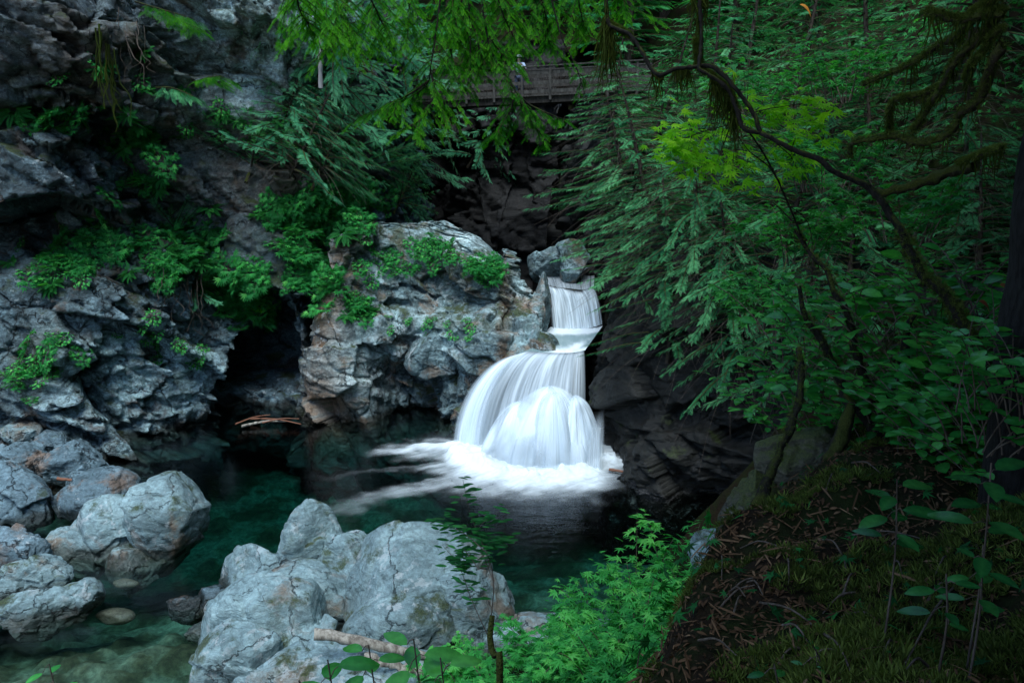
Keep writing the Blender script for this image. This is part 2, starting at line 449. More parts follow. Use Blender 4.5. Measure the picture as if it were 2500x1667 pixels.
# --- grey outcrop between the cave and the falls
def ztop_out(x):
    return np.interp(x, [-9, -7.9, -6.6, -4.6, -2.6, -1.2, .4, 1.4, 2.2], [5.6, 6.6, 7.2, 7.2, 6.75, 6.1, 5.65, 5.35, 5.1])
def prof_out(u, z, P):
    x, y = P[:, 0], P[:, 1]
    zt = ztop_out(x)
    v = (z + 4.5) / 12.0                           # 0..1 up the face, then over the top to the spine
    k = np.clip((v - .72) / .28, 0, 1)
    zz = np.where(v < .72, -4.5 + (zt - .7 + 4.5) * (v / .72), zt - .7 + .7 * np.sin(np.clip(k * 2.2, 0, 1) * math.pi / 2))
    rel = np.clip(zz / zt, 0, 1)
    off = -1.3 * rel ** 1.4 + .4 * np.sin(rel * 3.1)
    # undercut hollow right of the middle, above the water
    off = off - 1.9 * np.exp(-((x + 3.9) / 1.15) ** 2) * sst(2.6, 1.2, zz) * sst(-1.5, -.5, zz)
    off = off - .5 * np.exp(-((x + 2.0) / 1.0) ** 2 - ((zz - 4.9) / .55) ** 2)
    # ledge line half-way up
    off = off + .5 * sst(4.3, 3.7, zz + .25 * vn(np.column_stack([x, y, z * 0]), 3)) * sst(-7, -5, x) * sst(.2, -.6, x)
    return off, zz, k ** 1.35
OUT_PATH = [(-6.9, 33), (-7.3, 30.6), (-7.35, 28.9), (-6.5, 28.3), (-5.5, 28.9), (-4.5, 29.6), (-3.2, 29.6), (-2.2, 28.7), (-1.3, 28.0), (-.4, 27.7), (.6, 28.2), (1.2, 29.6), (1.3, 31.2), (1.1, 33.5), (.6, 36)]
wall("rock_outcrop", OUT_PATH, 560, np.linspace(-4.5, 7.5, 330), prof_out, ROCK_GREY, 1, .5, 300, nscale=1.35, spine=[(-6.0, 34), (-5.0, 33.5), (-3, 33), (-1.5, 32.5), (.2, 32.4), (.4, 33.5), (.3, 36)],
     pale=[(at(1020, 850, 29), (1.8, 3, 1.2), .6), (at(1270, 740, 29), (.9, 3, 1.6), .95), (at(1120, 590, 31), (2.2, 3, .6), .9), (at(860, 930, 28.4), (1.2, 2, 1.2), .7)],
     brown=[(at(800, 720, 29.5), (.9, 3, 2.2), 1.0), (at(790, 980, 28.7), (1.3, 2, 1.5), 1.0), (at(1230, 720, 28.6), (.25, 2, 2), .7)],
     moss=[(at(1010, 610, 29.6), (1.8, 2, .7), .8), (at(1120, 690, 29.2), (1.0, 2, .8), .7), (at(1130, 780, 29), (1.6, 2, .25), .8), (at(1235, 700, 29), (.3, 2, 1.3), .8), (at(900, 560, 30), (2, 3, .6), .9)],
     dark=[(at(1105, 690, 29), (.75, 2, .55), 1.0), (at(1237, 760, 28.6), (.22, 2, 1.6), 1.0), (at(1030, 960, 29), (1.5, 2, .8), .9), (at(1160, 930, 28.5), (.5, 2, 1.0), .8), (at(985, 830, 29), (.15, 2, 1.0), .6)],  # darkens hollows and crevices in the colour, as shade would
     label="grey-blue rock outcrop streaked with moss between the cave and the waterfall", cat="rock outcrop")

# --- dark rock on the right of the falls, and the gorge behind
RIGHT_PATH = [(.8, 54), (1.6, 46), (2.6, 40), (3.3, 36), (3.5, 33), (3.45, 30), (3.1, 27.6), (2.75, 26.2), (3.3, 24.4), (4.4, 22.8), (6.0, 21.4), (7.2, 19.8), (8.2, 17.6), (9.2, 15)]
def prof_right(u, z, P):
    z0 = z
    zt = np.interp(P[:, 1], [22, 26, 32, 38, 46], [7.2, 8.0, 9.2, 12.6, 14.5])
    z = np.where(z0 > 0, z0 / 14.5 * 8.2, z0)
    o = np.interp(z, [-5, 0, 2, 4, 6, 8.2], [.2, 0, -.25, -.5, -.9, -1.7])
    o += .9 * np.exp(-((P[:, 0] - 4.6) / 1.4) ** 2 - ((P[:, 1] - 22.8) / 2) ** 2) * sst(2.4, 1.2, z)
    o -= .7 * np.exp(-((P[:, 0] - 6.6) / 1.6) ** 2 - ((P[:, 1] - 20.6) / 2) ** 2) * sst(3.0, 1.6, z)
    return o, np.where(z0 > 0, z0 / 14.5 * zt, z0), None
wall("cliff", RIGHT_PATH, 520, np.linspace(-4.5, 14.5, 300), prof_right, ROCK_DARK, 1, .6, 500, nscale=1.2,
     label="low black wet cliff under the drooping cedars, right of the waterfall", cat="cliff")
def prof_back(u, z, P):
    return -.25 * z + .5 * np.sin(P[:, 0] * 1.3)
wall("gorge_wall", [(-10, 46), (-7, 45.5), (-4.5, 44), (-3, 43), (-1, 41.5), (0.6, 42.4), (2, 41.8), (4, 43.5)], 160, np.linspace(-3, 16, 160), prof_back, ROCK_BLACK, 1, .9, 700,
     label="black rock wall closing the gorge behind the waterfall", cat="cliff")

# ================================================================ ground
def shore_y(x):
    return np.interp(x, [-40, -20, -12, -6, -3, 0, 3, 6, 8, 9, 14], [6.0, 8.5, 9.8, 11.3, 12.5, 14.2, 15.4, 16.8, 18, 19, 19.5])
def bench_x(y):
    return np.interp(y, [-12, 0, 2, 3.5, 5.5, 7, 9, 12, 15, 18], [-3, .35, .6, .8, 1.75, 2.7, 4.6, 7, 9, 10])
def bench_z(y):
    return np.interp(y, [-12, 0, 3.5, 5.5, 7, 9, 12, 15, 18], [8.6, 7.8, 6.95, 6.72, 6.8, 6.9, 7, 6.9, 6.6])
def cliff_x(y):
    return np.interp(y, [15, 17.6, 19.8, 21.4, 22.8, 24.4, 26.2, 27.6, 30, 33, 36, 40, 46, 54, 80], [9.2, 8.2, 7.2, 6.0, 4.4, 3.3, 2.75, 3.1, 3.45, 3.5, 3.3, 2.6, 1.6, .8, .5])
def ground_z(x, y):
    d = shore_y(x) - y
    near = np.interp(d, [-3, -1, 0, 1, 4, 8, 11, 13, 15, 40], [-3.5, -1.2, -.25, .45, 1.75, 3.9, 5.9, 7.3, 7.9, 9])
    ex, ez = bench_x(y), bench_z(y)
    s = x - ex + .55 * fbm(np.column_stack([x * .0 + 3, y, 0 * y]) * .9, 940, 3)
    ben = np.where(s > 0, ez + .12 * s + .055 * np.clip(s, 0, 9) ** 2 + .9 * np.clip(s - 9, 0, 99), ez - 2.6 * np.abs(s) ** 1.15)
    q3 = np.column_stack([x, y, 0 * x])
    ben = ben - .22 * np.exp(-(s / .5) ** 2) + (.30 * fbm(q3 * .8, 930, 3) + .13 * fbm(q3 * 2.4, 934, 2)) * sst(-2, -.2, s) * sst(14, 10, y)
    g = np.maximum(near, ben)
    r = x - cliff_x(y) - 1.6
    h0 = np.interp(y, [14, 24, 32, 37, 44, 52, 80], [6.0, 6.2, 7.6, 10.6, 12.0, 15.5, 34])
    hill = np.where(r > 0, h0 + .24 * r + .05 * np.clip(r, 0, 7) ** 2 + .75 * np.clip(r - 7, 0, 99), h0 + r * 1.2)
    k = sst(14, 18.5, y)
    return g * (1 - k) + hill * k
XS = np.concatenate([np.linspace(-40, -6, 70), np.linspace(-5.7, 9, 210), np.linspace(9.2, 60, 120)])
YS = np.concatenate([np.linspace(-14, 0, 40), np.linspace(.1, 14, 220), np.linspace(14.2, 70, 190)])
GX, GY = np.meshgrid(XS, YS, indexing='ij')
gx, gy = GX.ravel(), GY.ravel()
gz = ground_z(gx, gy)
pp = np.column_stack([gx, gy, gz])
gz = gz + .24 * fbm(pp * .9, 900, 4) + .07 * fbm(pp * 3.1, 905, 3) + .5 * fbm(pp * .22, 910, 3) * sst(10, 20, gy)
lost = (gz < -3.2) | ((gy > 19) & (gx < cliff_x(gy) + 1.35))
gv = np.column_stack([gx, gy, gz])
gf = gridF(len(XS), len(YS))
gf = gf[~lost[gf].any(1)]
def soil_mat():
    N = NT("forest_soil")
    geo = N.t.nodes.new('ShaderNodeNewGeometry'); P = geo.outputs['Position']
    a = N.noise(P, 1.2, 6, .65); b = N.noise(P, 14, 5, .7)
    col = N.mix(N.rng(a, .42, .58), N.mix(b, (.006, .005, .003), (.03, .020, .012)), N.mix(b, (.005, .009, .003), (.024, .034, .009)))
    bp = N.n('ShaderNodeBump', {'Height': b, 'Strength': 1.0, 'Distance': .06})
    return N.surf(N.pbsdf(Base_Color=col, Roughness=1.0, Normal=bp, Specular_IOR_Level=.1))
SOIL = soil_mat()
tag(mk("hillside", gv, gf, SOIL), "mossy brown forest slope along the right of the pool", "hillside", kind='structure')
def gnd(x, y):
    x = np.atleast_1d(np.asarray(x, float)); y = np.atleast_1d(np.asarray(y, float))
    z = ground_z(x, y); q = np.column_stack([x, y, z])
    return z + .24 * fbm(q * .9, 900, 4) + .07 * fbm(q * 3.1, 905, 3) + .5 * fbm(q * .22, 910, 3) * sst(10, 20, y)

# hill behind the bridge and on top of the left cliff
bx, by = np.meshgrid(np.linspace(-60, 40, 110), np.linspace(24, 110, 90), indexing='ij')
bx, by = bx.ravel(), by.ravel()
def back_z(x, y):
    left = 17.5 + .5 * np.clip(-8 - x, 0, 40) + .25 * (y - 30)
    mid = 13.5 + .72 * np.clip(y - 44, 0, 80)
    k = sst(-6.5, -9.5, x + .12 * (y - 34))
    return left * k + mid * (1 - k)
bz = back_z(bx, by)
q = np.column_stack([bx, by, bz]); bz = bz + 1.0 * fbm(q * .15, 920, 4)
base_front = np.interp(bx, [-60, -30, -24, -16.5, -12, -10, -8, -5, 3, 40], [16, 20, 24, 29, 31, 34, 37, 44, 46, 60])
bf = gridF(110, 90)
bad = by < base_front
bf = bf[~bad[bf].any(1)]
tag(mk("hills", np.column_stack([bx, by, bz]), bf, SOIL), "wooded slope rising behind the footbridge", "hill", kind='structure')

# stream bed
sx, sy = np.meshgrid(np.linspace(-34, 11, 260), np.linspace(5, 46, 240), indexing='ij')
sx, sy = sx.ravel(), sy.ravel()
dl = sy - shore_y(sx)
depth = np.interp(dl, [-3, 0, 2, 4.5, 8, 12], [.5, .0, .5, .9, 1.9, 3.1])
left_sh = sst(-10.5, -15, sx)
depth = depth * (1 - .55 * left_sh)
chan = np.exp(-((sx + 7.5 - .25 * (sy - 13)) / 2.0) ** 2) * sst(19, 14, sy)
depth = np.maximum(depth, .35 + .75 * chan)
depth = depth + 1.0 * sst(-3.5, -.5, sx) * sst(-1, 1.5, dl)
depth = np.minimum(depth, 3.4)
sz = -depth
q = np.column_stack([sx, sy, sz])
f_, e_ = facet(q * np.array([1.5, 1.9, 1.2]), 950, .3)
sz = sz + .16 * sst(0, .35, e_) * (1 + .6 * f_) + .2 * fbm(q * .6, 955, 3)
N = NT("stream_bed")
geo = N.t.nodes.new('ShaderNodeNewGeometry'); P = geo.outputs['Position']
a = N.noise(P, .9, 5, .6); b = N.noise(P, 7, 5, .7)
col = N.ramp(a, [(.3, (.030, .021, .009)), (.44, (.085, .068, .034)), (.6, (.25, .235, .16)), (.72, (.06, .045, .02))])
col = N.mix(1.0, col, N.n('ShaderNodeCombineColor', {i: N.rng(b, .3, .7, .5, 1.3) for i in range(3)}), 'MULTIPLY')
BED = N.surf(N.pbsdf(Base_Color=col, Roughness=.9))
tag(mk("stream_bed", np.column_stack([sx, sy, sz]), gridF(260, 240), BED), "stony stream bed seen through green water", "stream bed", kind='structure')

# water: a closed body that dims and greens with depth
def water_mat(name, dens=.55, rough=.14, colr=(.25, .72, .55), bump=.14):
    N = NT(name)
    geo = N.t.nodes.new('ShaderNodeNewGeometry'); P = geo.outputs['Position']
    mp = N.n('ShaderNodeMapping', {'Vector': P, 'Rotation': (0, 0, R(-28)), 'Scale': (.55, 1.6, 1)})
    a = N.noise(mp, 1.6, 4, .6); b = N.noise(mp, 9, 3, .6)
    bp = N.n('ShaderNodeBump', {'Height': N.math('ADD', a, N.math('MULTIPLY', b, .25)), 'Strength': bump, 'Distance': .1})
    fr = N.n('ShaderNodeFresnel', {'IOR': 1.33, 'Normal': bp})
    tr = N.n('ShaderNodeBsdfTransparent', {'Color': (.92, .98, .96, 1)})
    gl = N.n('ShaderNodeBsdfGlossy', {'Color': (.9, .95, 1, 1), 'Roughness': rough, 'Normal': bp})
    N.surf(N.n('ShaderNodeMixShader', {0: fr, 1: tr, 2: gl}))
    ab = N.n('ShaderNodeVolumeAbsorption', {'Color': (*colr, 1), 'Density': dens})
    N.t.links.new(ab, N.out.inputs['Volume'])
    return N.m
WATER = water_mat("pool_water", dens=.46, colr=(.06, .60, .61))
wv = np.array([[x, y, z] for z in (-6.5, 0) for x, y in ((-33, 5.5), (10.5, 5.5), (10.5, 45), (-33, 45))], float)
wf = np.array([[0, 3, 2, 1], [4, 5, 6, 7], [0, 1, 5, 4], [1, 2, 6, 5], [2, 3, 7, 6], [3, 0, 4, 7]])
tag(mk("water", wv, wf, WATER, smooth=False), "dark green plunge pool and shallow outflow", "water", kind='structure')

# ================================================================ boulders
ICO = {}
def ico(s):
    if s not in ICO:
        bm = bmesh.new(); bmesh.ops.create_icosphere(bm, subdivisions=s, radius=1)
        ICO[s] = (np.array([v.co for v in bm.verts]), np.array([[v.index for v in f.verts] for f in bm.faces])); bm.free()
    return ICO[s]
def lobe(c, size, seed, rotz=0.0, cuts=10, sub=6, flat=.16, disp=.10, tilt=0.0):
    """one angular lump of rock: an ellipsoid shaved by random planes, then broken up"""
    D, F = ico(sub)
    rs = np.random.RandomState(seed)
    n = nrm(rs.normal(size=(cuts, 3))); h = rs.uniform(.56, .93, cuts)
    dn = D @ n.T
    r = np.where(dn > .05, h / np.maximum(dn, .05), 9).min(1)
    r = -np.log(np.exp(-30 * np.minimum(r, 1.25)) + math.exp(-30 * 1.0)) / 30 + .015
    V = D * r[:, None]
    V = V * np.asarray(size)
    q = V + rs.uniform(0, 99, 3)
    s = 1.0 / max(np.mean(size), .2)
    w = np.stack([fbm(q * 1.4 * s, seed + k, 3) for k in range(3)], 1) * .3 / s
    f1, e1 = facet((q + w) * .8 * s, seed + 3); f2, e2 = facet((q + w * .5) * 2.7 * s, seed + 13)
    d = (1.05 * f1 + .42 * f2 + .6 * fbm(q * 2.2 * s, seed + 7, 4) - .25 * (1 - sst(0, .05, e1)) - .1 * (1 - sst(0, .06, e2)) + .08 * fbm(q * 9 * s, seed + 9, 3)) * disp * np.mean(size)
    V = V + D * d[:, None]
    m = np.array(Matrix.Rotation(rotz, 3, 'Z') @ Matrix.Rotation(tilt, 3, 'Y'))
    return V @ m.T + np.asarray(c), F
BOULD = []
def boulder(lobes, label, mat=ROCK_BOULDER, group=None, name="boulder", cat="boulder"):
    b = MB()
    for L in lobes:
        V, F = lobe(*L[:3], **(L[3] if len(L) > 3 else {}))
        b.add(V, F)
    o = b.build(name, mat)
    PICK.append((np.vstack(b.V), None, 'boulder'))
    return tag(o, label, cat, group)
G1 = "boulders in and beside the pool"
# the big split boulder on the left
boulder([((-8.85, 18.9, .62), (1.12, 1.0, 1.42), 11, dict(cuts=16, disp=.07)), ((-10.2, 18.9, .25), (1.3, 1.05, .98), 12, dict(cuts=14, disp=.08)), ((-9.35, 18.1, -.2), (.7, .7, .75), 13, {}), ((-10.9, 18.4, -.1), (.9, .75, .7), 14, {})],
        "large split grey boulder standing in the water, tallest of the left group", group=G1)
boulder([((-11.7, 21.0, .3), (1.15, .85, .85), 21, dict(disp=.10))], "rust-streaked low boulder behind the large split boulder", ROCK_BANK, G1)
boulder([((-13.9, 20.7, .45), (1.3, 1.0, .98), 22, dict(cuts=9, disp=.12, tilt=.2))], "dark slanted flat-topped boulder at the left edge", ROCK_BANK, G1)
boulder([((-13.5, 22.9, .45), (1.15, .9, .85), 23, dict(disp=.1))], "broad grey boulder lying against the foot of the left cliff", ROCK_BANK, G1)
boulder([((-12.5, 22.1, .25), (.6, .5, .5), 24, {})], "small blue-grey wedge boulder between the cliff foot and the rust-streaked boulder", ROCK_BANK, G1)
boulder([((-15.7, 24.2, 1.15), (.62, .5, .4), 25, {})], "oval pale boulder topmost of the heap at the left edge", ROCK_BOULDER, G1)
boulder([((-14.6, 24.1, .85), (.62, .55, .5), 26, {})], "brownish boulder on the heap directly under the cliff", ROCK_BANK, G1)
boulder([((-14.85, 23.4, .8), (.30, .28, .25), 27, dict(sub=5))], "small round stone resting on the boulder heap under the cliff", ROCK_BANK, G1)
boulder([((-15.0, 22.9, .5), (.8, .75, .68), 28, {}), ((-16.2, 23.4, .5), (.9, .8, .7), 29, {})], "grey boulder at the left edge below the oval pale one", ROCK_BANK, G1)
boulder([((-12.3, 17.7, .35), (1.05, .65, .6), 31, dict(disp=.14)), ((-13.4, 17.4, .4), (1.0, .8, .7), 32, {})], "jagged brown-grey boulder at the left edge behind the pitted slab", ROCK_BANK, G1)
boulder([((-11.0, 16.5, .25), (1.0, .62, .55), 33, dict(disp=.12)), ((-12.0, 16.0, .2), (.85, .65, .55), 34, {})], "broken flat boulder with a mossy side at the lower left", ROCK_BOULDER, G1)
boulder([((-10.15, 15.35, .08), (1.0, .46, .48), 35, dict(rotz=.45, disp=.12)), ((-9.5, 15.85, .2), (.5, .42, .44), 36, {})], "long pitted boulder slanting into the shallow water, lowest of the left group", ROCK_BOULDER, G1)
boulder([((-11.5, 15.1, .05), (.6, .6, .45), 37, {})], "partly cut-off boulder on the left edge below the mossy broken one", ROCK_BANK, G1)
# middle group
boulder([((-4.6, 16.6, .75), (.80, .70, 1.45), 41, dict(cuts=12, disp=.06)), ((-3.75, 16.2, .3), (1.15, .85, 1.1), 42, dict(disp=.07)), ((-5.7, 16.6, .2), (1.15, .7, .95), 43, dict(disp=.08)), ((-4.5, 15.4, .1), (1.35, 1.1, 1.1), 44, dict(disp=.07))],
        "pale pointed boulder with a rust stain at the waterline, left of the great domed one", group=G1)
boulder([((-4.7, 14.3, .45), (1.45, 1.05, 1.1), 45, dict(disp=.06, tilt=.12)), ((-5.0, 13.3, .1), (1.0, .9, 1.05), 46, dict(disp=.07)), ((-3.9, 13.5, .1), (.95, 1.0, .9), 47, dict(disp=.07))],
        "pale worn boulder with a white top slab in front of the pointed one", group=G1)
boulder([((-2.05, 15.2, .5), (2.0, 1.5, 1.72), 59, dict(cuts=24, disp=.05, sub=7)), ((-.95, 14.75, .05), (1.45, 1.2, 1.4), 52, dict(cuts=20, disp=.05, sub=7)), ((-2.2, 14.2, .2), (1.2, .9, 1.0), 58, dict(disp=.05))],
        "great domed pale boulder with dark moss spots, largest of the foreground", group=G1)
boulder([((.9, 14.2, .0), (1.6, 1.0, .75), 53, dict(disp=.07))], "low grey slab behind the green shrubs, right of the domed boulder", group=G1)
boulder([((-3.2, 12.3, .5), (2.1, 1.2, .75), 54, dict(disp=.07))], "cracked pale slab under the weathered log", group=G1)
boulder([((-6.6, 16.1, -.05), (.55, .35, .38), 55, dict(rotz=.3)), ((-7.2, 16.0, -.15), (.5, .35, .4), 56, {})], "low wet ledge of dark rock just above the shallow water", ROCK_BANK, G1)
boulder([((-5.9, 15.2, -.12), (1.0, .4, .34), 57, dict(rotz=.3))], "half-sunk pale ledge left of the worn boulder", ROCK_BOULDER, G1)
# round stones under the shallow water
SMOOTH = rock_mat("river_stone", (.3, .28, .24), (.42, .4, .35), (.5, .48, .42), stain_amt=.2, moss_amt=0, lichen_amt=0, crack=.1, wet_z=.0001, sc=2)
for (px, py, s, lb) in ((308, 1423, .2, "pale oval stone under the water near the large split boulder"), (280, 1505, .28, "long pale stone under the shallow water, nearest the pitted boulder"), (390, 1380, .2, "brown oval stone under the water beside the large split boulder")):
    p = onz(px, py, -.30)
    V, F = lobe(p, (s * 1.6, s * .9, s * .6), 60 + int(px), sub=4, disp=.02, cuts=3)
    tag(mk("river_stone", V, F, SMOOTH), lb, "stone", "stones under the shallow water")
# right bank boulders
boulder([(at(1845, 1205, 7.4) - np.array([0, 0, .35]), (.34, .4, .55), 71, dict(disp=.08)), (at(1890, 1270, 7.2) - np.array([0, 0, .35]), (.28, .3, .4), 72, {})], "yellow-mossed boulder on the bank beside the leaning mossy stem", ROCK_MOSSY)
boulder([(at(2010, 1080, 8.2) - np.array([0, 0, .25]), (.75, .6, .45), 73, {})], "flat mossy brown rock behind the leaning mossy stem", ROCK_MOSSY)
boulder([(at(1770, 1330, 11) - np.array([0, 0, .3]), (.55, .5, .6), 74, {})], "pale rock half hidden behind the green shrubs at the bank edge", ROCK_BOULDER)
boulder([((.55, 29.0, 2.9), (.78, 1.3, 2.55), 91, dict(cuts=16, disp=.05, sub=7)), ((1.15, 27.9, 2.75), (.78, .95, 1.35), 92, dict(disp=.05, cuts=14)), ((.15, 27.9, 2.1), (.85, .9, 1.5), 93, dict(disp=.06)), ((1.15, 30.4, 4.0), (.55, 1.2, 1.5), 94, dict(disp=.05))], "pale streaked rock pillar standing at the left side of the upper fall", ROCK_GREY, name="rock_pillar", cat="rock")
boulder([((-2.9, 28.9, 2.6), (1.15, .8, 1.15), 95, dict(disp=.06)), ((-1.5, 28.6, 2.7), (1.05, .75, .95), 96, dict(disp=.06)), ((-1.35, 28.3, 1.5), (.75, .6, .8), 97, dict(disp=.07))], "blocky ledge stones bulging from the lower face of the outcrop", ROCK_GREY, name="rock_ledge_block", cat="rock")
# slab behind the upper fall
boulder([((1.45, 33.6, 5.35), (1.05, .9, .75), 81, dict(cuts=12, disp=.06)), ((2.45, 33.2, 5.45), (.85, .9, 1.05), 82, dict(disp=.06))], "pale blocky rock sitting above the lip of the upper fall", ROCK_GREY)
# ================================================================ waterfall
def fall_mat(name, cover=.9, sx=46, tint=(.84, .93, .99), wa=.42, wb=.46, lo=.80):
    """white water: strands run down the uv v axis; vertex attribute v = density"""
    N = NT(name)
    uv = N.n('ShaderNodeUVMap', None, 0, uv_map='uv')
    m1 = N.n('ShaderNodeMapping', {'Vector': uv, 'Scale': (sx, 1.3, 1)})
    m2 = N.n('ShaderNodeMapping', {'Vector': uv, 'Scale': (sx * .28, .8, 1)})
    m3 = N.n('ShaderNodeMapping', {'Vector': uv, 'Scale': (sx * 3.2, 3.0, 1)})
    a = N.noise(m1, 1.0, 2, .5, .3); b = N.noise(m2, 1.0, 2, .5, .4); c = N.noise(m3, 1.0, 2, .5)
    s = N.math('ADD', N.math('ADD', N.math('MULTIPLY', a, wa), N.math('MULTIPLY', b, wb)), N.math('MULTIPLY', c, .07))
    st = N.rng(s, .30, .70, .0, 1.0)
    d = N.attr('v')
    al = N.math('MULTIPLY', N.math('MULTIPLY', d, N.rng(st, 0, 1, cover, 1.45, False)), N.rng(d, .0, .3), True)
    h = N.math('ADD', a, N.math('MULTIPLY', b, .8))
    bp = N.n('ShaderNodeBump', {'Height': h, 'Strength': .06, 'Distance': .05})
    base = N.mix(st, tuple(lo * t for t in (.76, .9, 1.0)), tint)
    df = N.n('ShaderNodeBsdfDiffuse', {'Color': base, 'Normal': bp})
    tl = N.n('ShaderNodeBsdfTranslucent', {'Color': base})
    w = N.n('ShaderNodeMixShader', {0: .15, 1: df, 2: tl})
    return N.surf(N.n('ShaderNodeMixShader', {0: al, 1: N.n('ShaderNodeBsdfTransparent'), 2: w}))
FALL = fall_mat("falling_water", .72, 34)
FALL_THICK = fall_mat("thick_white_water", 1.02, 14, wa=.12, wb=.78, lo=.9)
FALL_FINE = fall_mat("upper_falling_water", .58, 30, (.82, .92, .97))

wf_root = tag(empty("waterfall", (1.2, 25.5, 0)), "silky white two-step waterfall pouring into the dark pool", "waterfall")
def put(o):
    o.parent = wf_root
    o.matrix_parent_inverse = Matrix.Translation((-1.2, -25.5, 0))
    return o
def sheet(name, lip, foot, nu, nv, gx, gz_, mat, dens, bulge=0.0, rip=.05, seed=0, back=None, outward=(0, -1)):
    L = spline(lip, nu); B = spline(foot, nu)
    v = np.linspace(0, 1, nv)
    a = gx(v)[None, :, None]
    V = np.zeros((nu, nv, 3))
    V[..., :2] = L[:, None, :2] * (1 - a) + B[:, None, :2] * a
    zf = gz_(v)[None]
    V[..., 2] = L[:, None, 2] * (1 - zf) + B[:, None, 2] * zf
    s = np.linspace(0, 1, nu)
    S, VV = np.meshgrid(s, v, indexing='ij')
    q = np.column_stack([S.ravel() * 22, VV.ravel() * 1.2, np.full(nu * nv, seed)])
    r = (fbm(q, seed, 3) * rip * 1.6 + vn(q * np.array([3, 1, 1]), seed + 5) * rip * .5) * np.clip(VV.ravel() * 3, .1, 1)
    V = V.reshape(-1, 3)
    V[:, 0] += outward[0] * (r + bulge * np.sin(VV.ravel() * math.pi)); V[:, 1] += outward[1] * (r + bulge * np.sin(VV.ravel() * math.pi))
    d = dens(S, VV).ravel()
    return put(mk(name, V, gridF(nu, nv), mat, attrs={'v': d}, uv=np.column_stack([S.ravel(), VV.ravel()])))

# --- rock ledges carrying the water
lipU = [at(1326, 690, 32.1), at(1350, 700, 31.9), at(1390, 705, 31.8), at(1425, 708, 31.9), at(1450, 700, 32.2)]
footU = [at(1345, 806, 30.75), at(1375, 808, 30.5), at(1410, 806, 30.5), at(1445, 800, 30.6), at(1473, 790, 31.0)]
cap = np.array([[.9, 34.6, 5.05], [1.6, 34.8, 5.0], [2.4, 34.8, 5.0], [3.1, 34.6, 5.0], [3.6, 34.4, 5.1]])
# ledge under the upper fall: a solid step
def ledge(name, lip, foot, back, inset, seed, label, low=-3.5):
    nu = 90
    L = spline(lip, nu); F_ = spline(foot, nu); Bk = spline(back, nu)
    rows = [np.column_stack([F_[:, :2] + [0, inset], np.full(nu, low)]), F_ + [0, inset, -.1]]
    for a, b in ((.25, .55), (.5, .8), (.8, .96)):
        rows.append(np.column_stack([F_[:, :2] * (1 - a) + L[:, :2] * a + [0, inset], F_[:, 2] * (1 - b) + L[:, 2] * b - .07]))
    rows += [L + [0, inset, -.06], L * .6 + Bk * .4 + [0, 0, -.12], Bk + [0, 0, -.1], np.column_stack([Bk[:, :2], np.full(nu, low)])]
    A = np.stack(rows, 1)
    t = np.linspace(0, len(rows) - 1, 90)
    W_ = np.stack([np.stack([np.interp(t, np.arange(len(rows)), A[i, :, k]) for k in range(3)], 1) for i in range(nu)])
    V = W_.reshape(-1, 3)
    f1, e1 = facet(V * np.array([1.2, 1.2, 1.6]), seed)
    V = V + np.column_stack([np.zeros(len(V)), np.abs(.06 * f1 + .08 * fbm(V * 1.5, seed, 3)), -.05 * np.abs(f1)])
    return tag(mk(name, V, gridF(nu, 90), ROCK_DARK), label, "rock ledge", kind='structure')
ledge("rock_ledge", lipU, footU, cap, .12, 1200, "dark wet rock step behind the upper fall")
g_out = lambda p: (lambda v: v ** p)
def dU(S, V):
    e = np.minimum(sst(0, .10, S), sst(1, .90, S))
    top = sst(-.02, .2, V + .10 * vn(np.column_stack([S.ravel() * 9, S.ravel() * 0, S.ravel() * 0]), 3).reshape(S.shape))
    return e * (.12 + .88 * top) * (.74 + .22 * V)
sheet("upper_cascade", lipU, footU, 150, 60, g_out(.8), lambda v: .06 * v + .94 * v ** 1.7, FALL_FINE, dU, rip=.06, seed=1300)
# thin veil over the lip
capv = [p + np.array([0, 0, .07]) for p in cap]
sheet("lip_water", capv, [np.asarray(p) + [0, 0, .015] for p in lipU], 90, 20, lambda v: v, lambda v: v, FALL_FINE, lambda S, V: .30 + .12 * V, rip=.01, seed=1310)

# --- middle pool between the two steps
lipL = [at(1262, 872, 26.9), at(1290, 868, 27.0), at(1330, 880, 26.85), at(1375, 875, 26.8), at(1405, 868, 26.9), at(1428, 862, 27.2)]
lipL = [np.array([p[0], p[1], 3.12 - (.10 if i == 0 else 0)]) for i, p in enumerate(lipL)]
mid_back = [np.array([p[0], p[1] + .15, 3.2]) for p in footU]
def mid_mat():
    N = NT("middle_pool_water")
    geo = N.t.nodes.new('ShaderNodeNewGeometry'); P = geo.outputs['Position']
    mp = N.n('ShaderNodeMapping', {'Vector': P, 'Rotation': (0, 0, R(20)), 'Scale': (2.2, .6, 1)})
    n = N.noise(mp, 1.5, 4, .6)
    d = N.attr('v')
    al = N.rng(N.math('ADD', N.math('MULTIPLY', n, .6), d), .30, 1.0, .10, 1)
    bp = N.n('ShaderNodeBump', {'Height': n, 'Strength': .3, 'Distance': .06})
    wt_ = N.n('ShaderNodeBsdfDiffuse', {'Color': (.82, .9, .95, 1), 'Normal': bp})
    teal = N.pbsdf(Base_Color=N.mix(n, (.04, .15, .17), (.16, .26, .25)), Roughness=.12, Normal=bp, Specular_IOR_Level=.6)
    return N.surf(N.n('ShaderNodeMixShader', {0: al, 1: teal, 2: wt_}))
MIDW = mid_mat()
def dM(S, V):
    back = sst(.42, .05, V) * 1.1
    band = np.exp(-((S - .80 + .15 * (V - .5)) / .15) ** 2) * sst(.35, .8, V) * .6
    front = .62 * sst(.62, 1, V) * sst(.25, .6, S)
    return np.maximum(np.maximum(back, band), front) - .02
